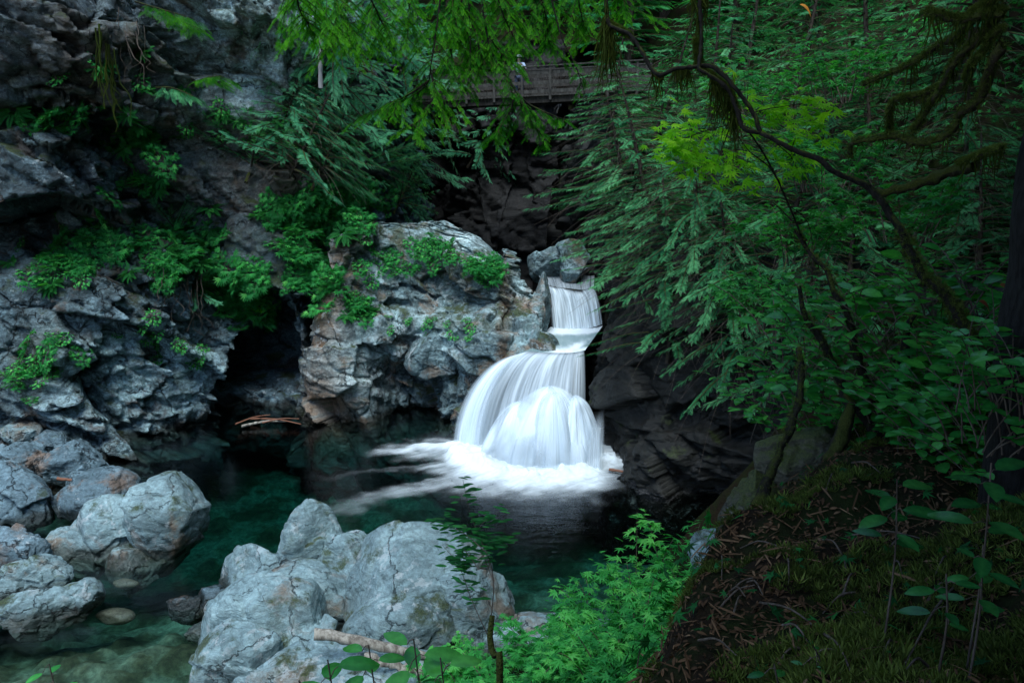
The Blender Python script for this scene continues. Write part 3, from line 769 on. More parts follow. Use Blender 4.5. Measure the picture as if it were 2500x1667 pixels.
sheet("middle_pool", mid_back, lipL, 90, 60, lambda v: v, lambda v: v, MIDW, dM, rip=.012, seed=1320, outward=(0, 0))
# --- lower cascade: wide fan to the left and in front
footL = [np.array([x, y, -.05]) for x, y in ((-1.85, 26.25), (-1.35, 26.0), (-.8, 25.95), (0, 25.9), (.8, 25.8), (1.6, 25.8), (2.2, 25.95), (2.6, 26.3))]
ledge("rock_ledge", lipL, footL, mid_back, .55, 1250, "dark wet rock step under the lower fall", low=-3.5)
def dL(S, V):
    e = np.minimum(sst(0, .05, S), sst(1, .95, S))
    left = np.exp(-((S - .09) / .09) ** 2) * .45
    gap = -.22 * np.exp(-((S - .25) / .07) ** 2) * sst(.15, .6, V)
    top = sst(-.01, .12, V)
    return e * (.40 + .60 * top) * np.clip(.66 + left + gap + .10 * V, 0, 1)
sheet("lower_cascade", lipL, footL, 260, 90, lambda v: 1 - (1 - v) ** 1.55, lambda v: .05 * v + .95 * v ** 1.75, FALL, dL, rip=.035, seed=1400, outward=(-.35, -.9))
# soft outer veils: the left strand and a thin spray around the main fan
lipV = [lipL[0] + np.array([-.10, -.02, .02]), lipL[0] + np.array([.05, -.06, .03]), lipL[1] + np.array([.0, -.08, .03])]
footV = [np.array([-2.1, 26.2, .0]), np.array([-1.6, 25.8, .0]), np.array([-1.0, 25.6, .0])]
sheet("left_strand", lipV, footV, 80, 80, lambda v: 1 - (1 - v) ** 1.6, lambda v: .04 * v + .96 * v ** 1.8, FALL_THICK, lambda S, V: np.sin(S * math.pi) ** 1.2 * (.35 + .6 * sst(0, .3, V)), rip=.04, seed=1405, outward=(-.5, -.8))
# --- white dome where the water leaps over a hidden rock
def dome(name, ax, r, z0, a0, a1, nu, nv, mat, dens, seed, rip, front=1.0, pw=2.0):
    ph = np.linspace(a0, a1, nu); v = np.linspace(0.02, 1, nv)
    PH, VV = np.meshgrid(ph, v, indexing='ij')
    q = np.column_stack([PH.ravel() * 5.5, VV.ravel() * .9, np.full(nu * nv, .5)])
    rr = VV.ravel() * (1 + rip * fbm(q, seed, 3) * np.clip(VV.ravel() * 2, 0, 1) + .16 * fbm(np.column_stack([PH.ravel() * 1.1, VV.ravel() * 1.8, PH.ravel() * 0]), seed + 9, 2))
    z = z0 * (1 - VV.ravel() ** pw) + .03 * fbm(q * 2, seed + 3, 2)
    V = np.column_stack([ax[0] + r[0] * rr * np.sin(PH.ravel()), ax[1] - r[1] * rr * np.cos(PH.ravel()) * front, z])
    S = (PH - a0) / (a1 - a0)
    return put(mk(name, V, gridF(nu, nv, True), mat, attrs={'v': dens(S, VV).ravel()}, uv=np.column_stack([S.ravel(), VV.ravel()])))
bell = lambda S, lo=.22: sst(0, lo, S) * sst(1, 1 - lo, S)
for ax_, r_2, z_, a0_, a1_, sd_, dn_, pw_ in (
        ((1.25, 25.55), (1.85, 2.15), 2.30, -118, 112, 1500, .95, 2.1), ((.35, 25.6), (1.35, 1.85), 1.75, -120, 75, 1510, .85, 2.2),
        ((2.05, 25.4), (1.05, 1.75), 2.0, -70, 118, 1520, .85, 2.4), ((1.35, 25.25), (1.15, 2.0), 2.2, -85, 85, 1530, .7, 2.8), ((.85, 25.45), (1.75, 2.3), 1.6, -95, 40, 1540, .6, 2.0), ((1.9, 25.3), (1.3, 2.1), 1.3, -30, 105, 1550, .6, 2.0)):
    dome("white_dome", ax_, r_2, z_, R(a0_), R(a1_), 200, 70, FALL_THICK, lambda S, V: bell(S, .28) * (.42 + .58 * sst(.03, .36, V)) * (1 - .55 * sst(.86, 1, V)) * (dn_ * (1 - .62 * sst(-.15, .6, fbm(np.column_stack([S.ravel() * 6 + .8 * V.ravel(), V.ravel() * 2.2, S.ravel() * 0 + sd_]), sd_, 3).reshape(S.shape)) * sst(.12, .4, V))), sd_, .09, pw=pw_)
# strand at the right
lipR = [at(1432, 985, 25.1), at(1450, 990, 25.0), at(1472, 975, 25.1), at(1478, 960, 25.3)]
footR = [onz(1415, 1152), onz(1435, 1158), onz(1460, 1158), onz(1480, 1148)]
sheet("side_strand", lipR, footR, 70, 60, lambda v: v ** .7, lambda v: v ** 1.6, FALL, lambda S, V: np.sin(S * math.pi) ** 1.5 * (.30 + .25 * V) * sst(.05, .6, V), rip=.05, seed=1600)

# --- foam on the pool
def foam_mat():
    N = NT("foam")
    geo = N.t.nodes.new('ShaderNodeNewGeometry'); P = geo.outputs['Position']
    uv = N.n('ShaderNodeUVMap', None, 0, uv_map='uv')
    mp = N.n('ShaderNodeMapping', {'Vector': uv, 'Scale': (34, 4, 1)})
    a = N.noise(mp, 1.0, 5, .65, .3); b = N.noise(P, 1.6, 4, .6); c = N.noise(P, 14, 3, .7)
    d = N.attr('v')
    s = N.math('ADD', N.math('ADD', N.math('MULTIPLY', a, .55), N.math('MULTIPLY', b, .25)), N.math('MULTIPLY', c, .12))
    al = N.math('MULTIPLY', N.rng(N.math('MULTIPLY', N.rng(s, .25, .7, .45, 1.35, False), d), .03, 1.0), N.rng(d, 0, .35), True)
    bp = N.n('ShaderNodeBump', {'Height': s, 'Strength': .3, 'Distance': .08})
    df = N.n('ShaderNodeBsdfDiffuse', {'Color': (.76, .84, .88, 1), 'Normal': bp})
    return N.surf(N.n('ShaderNodeMixShader', {0: al, 1: N.n('ShaderNodeBsdfTransparent'), 2: df}))
FOAM = foam_mat()
def foam_patch(name, src, dirs, nu, nv, dens, hgt, seed):
    """fans out over the water from the line src along dirs (with lengths)"""
    A = spline(src, nu); D_ = spline(dirs, nu)
    s = np.linspace(0, 1, nu); v = np.linspace(0, 1, nv)
    S, V = np.meshgrid(s, v, indexing='ij')
    P = A[:, None, :] + D_[:, None, :] * v[None, :, None]
    P = P.reshape(-1, 3)
    d = dens(S, V).ravel()
    P[:, 2] = .012 + hgt * d * (1 + .5 * fbm(P * 2.2, seed, 3)) * sst(0, .3, d)
    return put(mk(name, P, gridF(nu, nv), FOAM, attrs={'v': d}, uv=np.column_stack([S.ravel(), V.ravel()])))
edge = lambda S, a=.08: np.minimum(sst(0, a, S), sst(1, 1 - a, S))
fx, fy = np.meshgrid(np.arange(-9.5, 4.3, .045), np.arange(17.0, 27.6, .045), indexing='ij')
nfx, nfy = fx.shape; fx, fy = fx.ravel(), fy.ravel()
q = np.column_stack([fx, fy, 0 * fx])
wx = fx + .5 * fbm(q * 1.6, 1750, 3); wy = fy + .5 * fbm(q * 1.6, 1755, 3)
foot = spline([(-1.75, 25.2), (-1.1, 24.4), (-.3, 23.6), (.7, 23.25), (1.8, 23.3), (2.6, 23.8), (3.1, 24.5)], 60)
dd = np.sqrt((wx[:, None] - foot[:, 0]) ** 2 + (wy[:, None] - foot[:, 1]) ** 2)
jj = dd.argmin(1); dmin = dd.min(1)
inside = (fy > foot[jj, 1]) & (np.abs(fx - .8) < 2.6)
reach = np.interp(jj, [0, 15, 30, 45, 59], [.95, 1.6, 1.55, 1.25, .7])
dens = np.where(inside, 1.0, 1.15 * np.exp(-(dmin / reach) ** 1.7))
def jet(ox, oy, tx, ty, w0, w1, amp, p=1.0):
    d = np.array([tx - ox, ty - oy]); L = np.linalg.norm(d); d /= L
    a = (wx - ox) * d[0] + (wy - oy) * d[1]; b_ = (wx - ox) * -d[1] + (wy - oy) * d[0]
    w = w0 + (w1 - w0) * np.clip(a / L, 0, 1.3)
    return amp * np.exp(-(b_ / w) ** 2) * np.clip(1 - a / L, 0, 1) ** p * sst(-.6, .2, a)
dens = np.maximum.reduce([dens, jet(-1.3, 26.1, -5.4, 25.4, .7, .5, 1.5, .85), jet(-1.3, 25.7, -4.4, 24.6, .30, .45, 1.0, .9), jet(-.9, 23.9, -6.6, 19.6, .35, .65, .62, .8),
                          jet(-1.0, 24.3, -4.0, 23.6, .35, .35, .95, .9), jet(-1.6, 24.6, -7.8, 22.6, .18, .4, .36, .8), jet(-.5, 23.2, -2.5, 21.9, .5, .4, .6)])
fl = np.array([-.86, -.5])
uvf = np.column_stack([(fx * -fl[1] + fy * fl[0]) / 10, (fx * fl[0] + fy * fl[1]) / 10])
hz = .014 + .11 * sst(.3, 1.1, dens) * (1 + .6 * fbm(q * 2.2, 1760, 3)) + .30 * sst(.75, 1.15, dens) * (dmin < 1.2) * sst(1.2, .1, dmin) * (.6 + .8 * fbm(q * 3.1, 1765, 3))
ff = gridF(nfx, nfy); ff = ff[(dens[ff] > .02).any(1)]
put(mk("foam", np.column_stack([fx, fy, hz]), ff, FOAM, attrs={'v': np.clip(dens, 0, 1.2)}, uv=uvf))

# drifting spray at the foot of the falls
def mist_mat():
    N = NT("mist")
    g = N.n('ShaderNodeTexCoord', None, 3)
    r = N.n('ShaderNodeVectorMath', {0: g}, 1, operation='LENGTH')
    geo = N.t.nodes.new('ShaderNodeNewGeometry')
    n = N.noise(geo.outputs['Position'], 1.3, 2, .5)
    d = N.math('MULTIPLY', N.math('MULTIPLY', N.rng(r, 1.0, .15), N.rng(n, .3, .7, .3, 1.2)), .55)
    v = N.n('ShaderNodeVolumePrincipled', {'Color': (.85, .93, 1, 1), 'Density': d, 'Anisotropy': .2})
    N.t.links.new(v, N.out.inputs['Volume'])
    return N.m
MIST = mist_mat()
bm = bmesh.new(); bmesh.ops.create_icosphere(bm, subdivisions=4, radius=1)
mv = np.array([v.co for v in bm.verts]); mf = np.array([[v.index for v in f.verts] for f in bm.faces]); bm.free()
for (cx_, cy_, cz_), (rx, ry, rz) in (((1.0, 24.0, .35), (3.0, 1.6, 1.0)), ((-2.2, 25.6, .15), (1.7, .9, .6))):
    o = mk("mist", mv, mf, MIST)
    o.location = (cx_, cy_, cz_); o.scale = (rx, ry, rz)
    tag(o, "soft white spray hanging over the foot of the waterfall" if cx_ > 0 else "small puff of spray over the jet at the left of the falls", "mist", kind='stuff')
# ================================================================ plants: materials and templates
rng = np.random.RandomState(7)
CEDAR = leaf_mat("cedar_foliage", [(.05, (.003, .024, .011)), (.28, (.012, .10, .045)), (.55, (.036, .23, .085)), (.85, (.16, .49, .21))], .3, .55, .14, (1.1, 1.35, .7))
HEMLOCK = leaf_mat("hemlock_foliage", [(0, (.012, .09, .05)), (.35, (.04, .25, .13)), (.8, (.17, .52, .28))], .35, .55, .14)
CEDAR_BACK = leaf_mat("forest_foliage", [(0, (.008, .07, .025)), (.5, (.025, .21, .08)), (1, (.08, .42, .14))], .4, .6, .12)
FIR = leaf_mat("young_fir_foliage", [(0, (.005, .05, .004)), (.5, (.020, .17, .008)), (1, (.12, .42, .02))], .55, .6, .12)
BROAD = leaf_mat("broad_leaves", [(0, (.008, .08, .022)), (.45, (.025, .23, .055)), (.8, (.07, .42, .09)), (1, (.16, .55, .12))], .4, .5, .18)
FERN = leaf_mat("fern_leaves", [(0, (.008, .06, .018)), (.5, (.02, .17, .04)), (1, (.06, .32, .06))], .4, .55, .15)
MAPLE = leaf_mat("maple_leaves", [(0, (.05, .20, .006)), (.5, (.15, .45, .012)), (1, (.36, .68, .03))], .55, .5, .15)
SALAL = leaf_mat("salal_leaves", [(0, (.006, .045, .014)), (.5, (.014, .11, .026)), (1, (.05, .22, .045))], .25, .25, .5)
SALAL_SUN = leaf_mat("lit_salal_leaves", [(0, (.012, .10, .02)), (.5, (.035, .26, .045)), (1, (.11, .46, .08))], .35, .25, .5)  # lit copy of the salal green: light blocked by the canopy put into the colour
MOSSM = leaf_mat("moss_shoots", [(0, (.020, .026, .006)), (.5, (.065, .10, .017)), (1, (.17, .22, .05))], .3, .7, .15)
HANG = leaf_mat("hanging_moss", [(0, (.008, .012, .002)), (.6, (.035, .055, .008)), (1, (.085, .11, .015))], .3, .9, .1)
LITTER = leaf_mat("needle_litter", [(0, (.03, .017, .009)), (.6, (.095, .052, .026)), (1, (.22, .14, .08))], .1, .8, .15)
BARK = bark_mat("conifer_bark", (.015, .011, .009), (.075, .06, .05), .35)
BARK_MOSS = bark_mat("mossy_bark", (.012, .010, .007), (.05, .042, .03), 1.0)
BARK_DARK = bark_mat("dark_wet_bark", (.004, .004, .003), (.02, .018, .015), .3)
BARK_ALDER = bark_mat("dark_scaly_bark", (.003, .003, .003), (.016, .017, .018), .15, 1.6)
TWIG = bark_mat("dry_twig", (.05, .038, .03), (.14, .115, .095), 0)
DEADWOOD = bark_mat("weathered_wood", (.12, .10, .08), (.46, .43, .37), .0, .6)

def kite(L, w, b=0.0, z0=0.0):
    return np.array([[0, 0, 0], [L * .45, w / 2, z0], [L, 0, b], [L * .45, -w / 2, z0]])
def T_frond(pairs=13, lobed=True, seed=0, nl=2):
    """flat feathery spray of unit length along +X"""
    r = np.random.RandomState(seed)
    m = MB()
    for i in range(pairs):
        t = .06 + .92 * i / pairs
        l = .34 * (1 - t) ** .75 * min(1, .35 + t * 3.2) + .03
        for s in (-1, 1):
            ang = s * (R(52) - .25 * t + r.uniform(-.12, .12)); ll = l * r.uniform(.8, 1.12)
            c, sn = math.cos(ang), math.sin(ang)
            Rm = np.array([[c, -sn, 0], [sn, c, 0], [0, 0, 1]])
            o = np.array([t, 0, -.18 * t * t])
            dz = -.14 * ll
            def put_(K, off):
                V = (K + off) @ Rm.T
                V[:, 2] += dz * (np.hypot(V[:, 0], V[:, 1]) / max(ll, .01)) ** 2
                m.add(V + o, np.array([[0, 1, 2, 3]]))
            if not lobed:
                put_(kite(ll, .055), 0)
            else:
                put_(kite(ll, .016), 0)
                for k in range(nl):
                    u = ll * (.22 + .3 * k)
                    for s2 in (-1, 1):
                        a2 = s2 * R(40); q = kite(ll * (.30 - .05 * k), .017)
                        q = q @ np.array([[math.cos(a2), -math.sin(a2), 0], [math.sin(a2), math.cos(a2), 0], [0, 0, 1]]).T
                        put_(q, np.array([u, 0, 0]))
    st = np.array([[0, -.006, 0], [0, .006, 0], [.5, .004, -.045], [.5, -.004, -.045], [1, 0, -.18], [1, .001, -.18]])
    m.add(st, np.array([[0, 1, 2, 3], [3, 2, 5, 4]]))
    return np.vstack(m.V), np.vstack(m.Q)
def T_palm(n=5, deep=.45, seed=0):
    """lobed leaf, stalk at origin, spread along +X"""
    V = [[0, 0, 0]]; 
    for i in range(n):
        a = R(-100 + 200 * i / (n - 1)); l = .52 + .48 * math.cos(a * .8)
        a0 = a - R(100 / (n - 1)); 
        V.append([.2 + .42 * deep * math.cos(a0) , .42 * deep * math.sin(a0) * 1.2, .02])
        V.append([.2 + .8 * l * math.cos(a) * .95, .62 * math.sin(a), -.10 * l])
    a0 = R(100 + 100 / (n - 1)); V.append([.2 + .42 * deep * math.cos(a0), .42 * deep * math.sin(a0) * 1.2, .02])
    V = np.array(V); F = []
    for i in range(n):
        F.append([0, 1 + 2 * i, 2 + 2 * i, 3 + 2 * i])
    return V, np.array(F)
def T_leaf(w=.5, fold=.06, droop=.18):
    """pointed oval leaf of unit length, folded along the midrib"""
    xs = np.array([0, .12, .32, .55, .78, .93, 1.0]); ws = np.array([.0, .30, .48, .5, .36, .14, 0]) * w
    V = []
    for x, h in zip(xs, ws):
        z = -droop * x * x
        V += [[x, -h, z + fold * h * 2], [x, 0, z], [x, h, z + fold * h * 2]]
    F = []
    for i in range(len(xs) - 1):
        a = 3 * i
        F += [[a, a + 3, a + 4, a + 1], [a + 1, a + 4, a + 5, a + 2]]
    return np.array(V), np.array(F), np.tile([-.04, .2, .0], len(xs))
def T_sprig(n=7, seed=0):
    """short needle spray of unit length"""
    m = MB(); r = np.random.RandomState(seed)
    for i in range(n):
        t = .03 + .9 * i / n
        l = .34 * (1 - .45 * t)
        for s in (-1, 1):
            a = s * R(50 + r.uniform(-10, 10)); c, sn = math.cos(a), math.sin(a)
            V = kite(l * r.uniform(.8, 1.1), .075) @ np.array([[c, -sn, 0], [sn, c, 0], [0, 0, 1]]).T
            m.add(V + [t, 0, -.12 * t * t], np.array([[0, 1, 2, 3]]))
    m.add(kite(.25, .09) + [.82, 0, -.1], np.array([[0, 1, 2, 3]]))
    return np.vstack(m.V), np.vstack(m.Q)
FR_HI, FR_LO = T_frond(11, True, 1), T_frond(11, False, 2)
PALM5, PALM7 = T_palm(5, .5), T_palm(7, .55)
OVAL, NARROW = T_leaf(.62), T_leaf(.34, .05, .3)
SPRIG = T_sprig()
FERNF = T_frond(18, False, 3)
SHOOT = (np.vstack([kite(1, .16, .12)[:, [0, 1, 2]] @ np.array(Matrix.Rotation(a, 3, 'Z') @ Matrix.Rotation(-.8, 3, 'Y')).T for a in (0, 1.3, 2.5, 3.9, 5.1)]),
         np.arange(20).reshape(5, 4))

def scatter(tpl, P, D, U, S, v):
    V, F = inst(tpl[0], tpl[1], frames(D, U), P, S)
    a = np.repeat(v, len(tpl[0]))
    return V, F, a + np.tile(tpl[2], len(v)) if len(tpl) > 2 else a

# ---------------------------------------------------------------- cedar with drooping sprays
def cedar_parts(seed, h=7.0, spread=2.6, droop=.55, nb=46, nf=20, tpl=FR_HI, fs=.33, low=.04, tilt=0.0, dead=0):
    r = np.random.RandomState(seed)
    tr = MB(); fo = MB(); dt = MB()
    lean = r.uniform(-.06, .06, 2) * h
    tz = np.linspace(0, h, 9)
    tp = np.column_stack([lean[0] * (tz / h) ** 2, lean[1] * (tz / h) ** 2, tz - .4 * (tz == 0)])
    tr.add(*tube(tp, .022 * h, .02, 8, .25, seed, 24))
    for b in range(nb):
        t = low + (1 - low) * (b + r.uniform(0, .8)) / nb
        L = spread * (1 - t) ** .62 * r.uniform(.7, 1.12) + .25
        az = b * 2.399 + r.uniform(-.4, .4)
        o = np.array([np.interp(t * h, tz, tp[:, 0]), np.interp(t * h, tz, tp[:, 1]), t * h])
        out = np.array([math.cos(az), math.sin(az), 0]); side = np.array([-out[1], out[0], 0])
        k = np.linspace(0, 1, 8)
        curve = o + L * (k[:, None] * out + (.22 * k - droop * k ** 2 + .12 * k ** 5)[:, None] * np.array([0, 0, 1]) + (.18 * r.uniform(-1, 1) * k ** 2)[:, None] * side)
        tr.add(*tube(curve, .012 * L + .006, .004, 5))
        n = max(5, int(nf * L / spread))
        kk = np.clip(np.sort(r.uniform(.08, 1.0, n)), 0, 1); kk[-1] = 1
        C = np.stack([np.interp(kk, k, curve[:, j]) for j in range(3)], 1)
        tg = nrm(np.stack([np.interp(kk, k, np.gradient(curve[:, j])) for j in range(3)], 1))
        s = np.where(np.arange(n) % 2, 1, -1)[:, None] * r.uniform(.35, 1.0, (n, 1)); s[-1] = 0
        D = nrm(tg + s * side + np.array([0, 0, -.12]) + r.normal(0, .12, (n, 3)))
        U = nrm(np.array([0, 0, 1.0]) + .6 * out + r.normal(0, .28, (n, 3)))
        S = fs * (.55 + .45 * (1 - np.abs(kk - .6))) * r.uniform(.65, 1.15, n) * (.55 + .45 * L / spread)
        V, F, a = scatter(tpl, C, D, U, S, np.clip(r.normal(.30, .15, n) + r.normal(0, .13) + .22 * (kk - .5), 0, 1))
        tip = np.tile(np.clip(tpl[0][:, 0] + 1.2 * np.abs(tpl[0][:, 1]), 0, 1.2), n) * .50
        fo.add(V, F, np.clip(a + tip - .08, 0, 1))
    for k in range(dead):                       # bare dead twigs sagging out of the crown
        t = r.uniform(.05, .8); az = r.uniform(0, 6.283); L = spread * (1 - t) ** .6 * r.uniform(.7, 1.15)
        out = np.array([math.cos(az), math.sin(az), 0]); sd_ = np.array([-out[1], out[0], 0])
        u = np.linspace(.25, 1, 8)[:, None]
        dt.add(*tube(np.array([0, 0, t * h]) + L * (out * u + np.array([0, 0, -droop * r.uniform(.6, 1.5)]) * u ** 2 + sd_ * r.uniform(-.5, .5) * u ** 2), .007, .003, 4))
    return tr, fo, dt
def cedar(name, seed, fmat=CEDAR, bmat=BARK, **k):
    tr, fo, dt = cedar_parts(seed, **k)
    root = empty(name)
    tr.build("trunk", bmat, root)
    fo.build("crown", fmat, root, smooth=False)
    if dt.V: dt.build("dead_twigs", TWIG, root)
    return root
PROTO = {}
def plant(kind, make, P, rotz, s, label, group=None, cat="tree", lean=(0, 0)):
    if kind not in PROTO:
        PROTO[kind] = o = make()
    else:
        o = copy_tree(PROTO[kind])
    o.location = P; o.rotation_euler = (lean[0], lean[1], rotz); o.scale = (s, s, s * 1.0)
    for kx in ('group',):
        if kx in o: del o[kx]
    return tag(o, label, cat, group)
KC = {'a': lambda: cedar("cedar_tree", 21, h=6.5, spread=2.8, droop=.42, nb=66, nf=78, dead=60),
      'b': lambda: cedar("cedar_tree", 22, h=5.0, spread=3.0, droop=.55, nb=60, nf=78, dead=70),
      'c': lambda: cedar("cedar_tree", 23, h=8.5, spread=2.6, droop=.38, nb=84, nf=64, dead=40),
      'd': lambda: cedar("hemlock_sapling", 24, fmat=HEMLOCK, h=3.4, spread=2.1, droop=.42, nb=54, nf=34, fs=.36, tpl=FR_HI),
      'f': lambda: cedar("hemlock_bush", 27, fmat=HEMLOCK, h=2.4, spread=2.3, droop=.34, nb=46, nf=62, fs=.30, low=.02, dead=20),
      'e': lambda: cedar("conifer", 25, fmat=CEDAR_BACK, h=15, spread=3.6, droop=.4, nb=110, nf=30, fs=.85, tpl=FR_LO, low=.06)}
# right slope: rows of cedars hanging over the dark rock
GC = "cedars on the slope right of the waterfall"
spots = [  # x, y, kind, scale, what sets it apart
 (5.6, 23.6, 'b', .95, "drooping cedar whose sprays hang over the dark rock beside the upper fall"),
 (7.1, 21.7, 'b', 1.05, "broad cedar hanging low over the dark rock right of the lower fall"),
 (8.4, 19.7, 'b', 1.0, "cedar with sprays reaching lowest over the shadowed water"),
 (4.9, 27.5, 'a', .95, "cedar at the lip of the gorge with pale sprays above the upper fall"),
 (6.4, 25.4, 'a', 1.0, "pale-tipped cedar behind the one over the upper fall"),
 (8.2, 23.2, 'a', 1.0, "full cedar in the middle of the slope above the dark rock"),
 (9.6, 20.9, 'a', .95, "cedar in the middle of the slope behind the yellow-green maple leaves"),
 (4.7, 31.5, 'a', .95, "cedar on the gorge rim below the right end of the footbridge"),
 (6.6, 29.0, 'c', .9, "slender cedar on the rim between gorge and slope"),
 (8.6, 26.6, 'c', .95, "tall cedar behind the pale-tipped one on the slope"),
 (10.6, 23.6, 'c', .9, "tall cedar high on the slope right of the arching branch"),
 (11.6, 20.6, 'b', 1.0, "low cedar under the mossy boughs on the upper slope"),
 (6.0, 34.6, 'a', 1.0, "cedar covering the right abutment of the footbridge"),
 (8.6, 31.6, 'c', 1.0, "cedar behind the hanging moss at the top of the slope"),
 (11.0, 28.0, 'a', 1.15, "bushy cedar near the top edge right of the forked moss branch"),
 (13.4, 24.6, 'c', 1.1, "dark cedar near the top right below the mossy bough"),
 (13.6, 20.0, 'a', 1.0, "shaded cedar behind the tangle of mossy boughs"),
 (10.6, 17.8, 'b', .8, "shaded low cedar on the slope behind the salal"),
 (12.6, 16.6, 'a', .9, "dark cedar between the mossy boughs and the trunk at the right edge"),
 (3.9, 34.4, 'a', 1.15, "cedar reaching across the deck of the footbridge"),
 (5.2, 32.8, 'b', 1.1, "cedar spreading below the footbridge beside the gorge rim"),
 (4.9, 23.9, 'b', .8, "small drooping cedar low on the dark rock beside the upper fall"),
 (6.2, 21.9, 'b', .85, "small cedar hanging lowest in front of the dark hollow"),
 (3.9, 28.9, 'b', .8, "small cedar perched on the gorge rim over the pale blocky rock"),
 (4.75, 23.5, 'b', .8, "cedar clinging to the dark rock face beside the white dome", 3.9),
 (6.5, 21.5, 'b', .85, "cedar clinging to the dark rock above the black hollow", 3.6),
 (7.6, 19.9, 'b', .8, "cedar clinging to the dark rock nearest the right bank", 3.8),
 (3.9, 25.6, 'b', .7, "small cedar clinging to the rock right of the middle pool", 5.6),
 (16.0, 21.8, 'c', 1.2, "very dark cedar behind the trunk at the right edge"),
]
for i, (x, y, k, s, lb, *zz) in enumerate(spots):
    plant('R' + k, KC[k], (x, y, zz[0] if zz else float(gnd(x, y)[0]) - .1), i * 1.7 + .4, s, lb, GC, lean=(.10, -.16))
GB = "conifers behind the footbridge"
back = [(-7.5, 50, 1.0), (-3.5, 47.5, .8), (-1, 53, 1.15), (1.8, 48.5, .85), (4.2, 52, 1.1), (6.5, 46.5, .9), (9, 50, 1.1), (11.5, 44, .9), (14, 49, 1.2), (10, 38, .75), (14.5, 36, .85), (18, 40, 1.1), (18.5, 30, .9), (22, 34, 1.1), (-4.5, 58, 1.3), (1, 61, 1.35), (7, 60, 1.4), (14, 59, 1.4), (22, 52, 1.4), (-9.5, 60, 1.3), (23, 26, 1.0)]
for i, (x, y, s) in enumerate(back):
    z = back_z(np.array([x]), np.array([y]))[0] if x < 3 else max(float(gnd(x, y)[0]), 0)
    far_ = not (x > 9.5 and y < 46)
    plant('E', KC['e'], (x, y, z - .3), i * 2.1, s, "tall conifer in the dim green forest behind the footbridge" if far_ else "tall conifer high on the shaded slope at the upper right", GB if far_ else "conifers high on the right slope")
# saplings on the left cliff and the outcrop
def pick(px, py, r=14, far=False, only=None):
    best = None
    for V, Nn, nm in PICK:
        if Nn is None or (only and nm != only): continue
        x, y, w = proj(V)
        m = (np.abs(x - px) < r) & (np.abs(y - py) < r) & (w > 1)
        if m.any():
            j = np.where(m)[0][np.argmin(w[m])]
            if best is None or w[j] < best[2]: best = (V[j], Nn[j], w[j])
    return best
GS = "saplings rooted on the left cliff"
for i, (px, py, k, s, lb) in enumerate([
    (800, 320, 'f', 1.0, "feathery hemlock sapling at the top right end of the left cliff"),
    (730, 400, 'f', 1.05, "wide hemlock sapling jutting from the brown part of the left cliff"),
    (630, 440, 'f', 1.0, "pale green hemlock sapling spreading over the middle of the left cliff"),
    (860, 440, 'f', 1.05, "bluish hemlock sapling above the left shoulder of the outcrop"),
    (900, 370, 'f', .9, "hemlock sapling beside the brown earth scar"),
    (1010, 420, 'f', 1.0, "hemlock sapling hanging into the gorge mouth above the outcrop"),
    (1050, 330, 'd', 1.5, "hemlock sapling just under the left end of the footbridge"),
    (980, 500, 'd', .95, "small hemlock sapling on top of the outcrop"),
    (440, 560, 'f', .62, "hemlock sapling with pale dangling roots on the left cliff"),
    (500, 690, 'f', .55, "lowest hemlock sapling on the left cliff, above the dangling roots"),
    (800, 240, 'd', 1.4, "hemlock sapling against the pale rock at the cliff's right edge"),
    (1130, 400, 'd', 1.2, "hemlock sapling half across the black gorge mouth"),
    (950, 300, 'f', 1.05, "dark hemlock sapling behind the lowest bright fir spray"),
    (920, 200, 'd', 1.6, "hemlock sapling left of the footbridge, half behind the bright fir"),
    (1020, 230, 'd', 1.5, "hemlock sapling covering the left end of the footbridge"),
    (680, 360, 'f', .8, "hemlock bush in the middle of the green band across the left cliff"),
    (790, 450, 'f', .95, "hemlock bush just above the leaf curtain right of the cave"),
    (930, 450, 'f', .8, "hemlock bush over the left end of the outcrop top"),
    (860, 130, 'd', 1.6, "hemlock sapling high on the gorge side behind the bright fir")]):
    b = pick(px, py, 20)
    if b is None: continue
    n = b[1]
    plant('L' + k, KC[k], b[0] - .1 * n, i * 1.3, s * (1.3 if k == 'f' else 1.0), lb, GS, lean=(max(.5, min(1.05, -n[1] * 1.1)), n[0] * .45))
# ================================================================ footbridge and the walker
WOOD = bark_mat("bridge_timber", (.025, .024, .022), (.08, .077, .07), 0, .4)
DARKWOOD = bark_mat("bridge_beam_timber", (.012, .011, .01), (.04, .036, .032), 0, .4)
br = empty("footbridge", (0.6, 38, 12.3))
def bput(o):
    o.parent = br; o.matrix_parent_inverse = Matrix.Translation((-.6, -38, -12.3)); return o
BA, BB = np.array([-7.6, 39.2, 12.15]), np.array([6.2, 37.0, 12.65])
bd = nrm(BB - BA); bs = nrm(np.cross(bd, [0, 0, 1.0])); BL = np.linalg.norm(BB - BA)
deck = MB()
for k in range(int(BL / .16)):
    p = BA + bd * (.08 + k * .16)
    deck.add(*bar(p - bs * .75, p + bs * .75, .145, .05), (k * 7 % 5) / 5)
bput(deck.build("deck", WOOD, smooth=False))
for s in (-1, 1):
    m = MB(); m.add(*bar(BA + bs * .55 * s + [0, 0, -.17], BB + bs * .55 * s + [0, 0, -.17], .16, .28))
    bput(m.build("beam", DARKWOOD, smooth=False))
for k in range(9):
    m = MB()
    p = BA + bd * BL * (k + .5) / 9 + np.array([0, 0, -.13]); m.add(*bar(p - bs * .45, p + bs * .45, .1, .14))
    bput(m.build("cross_brace", DARKWOOD, smooth=False))
npst = 11
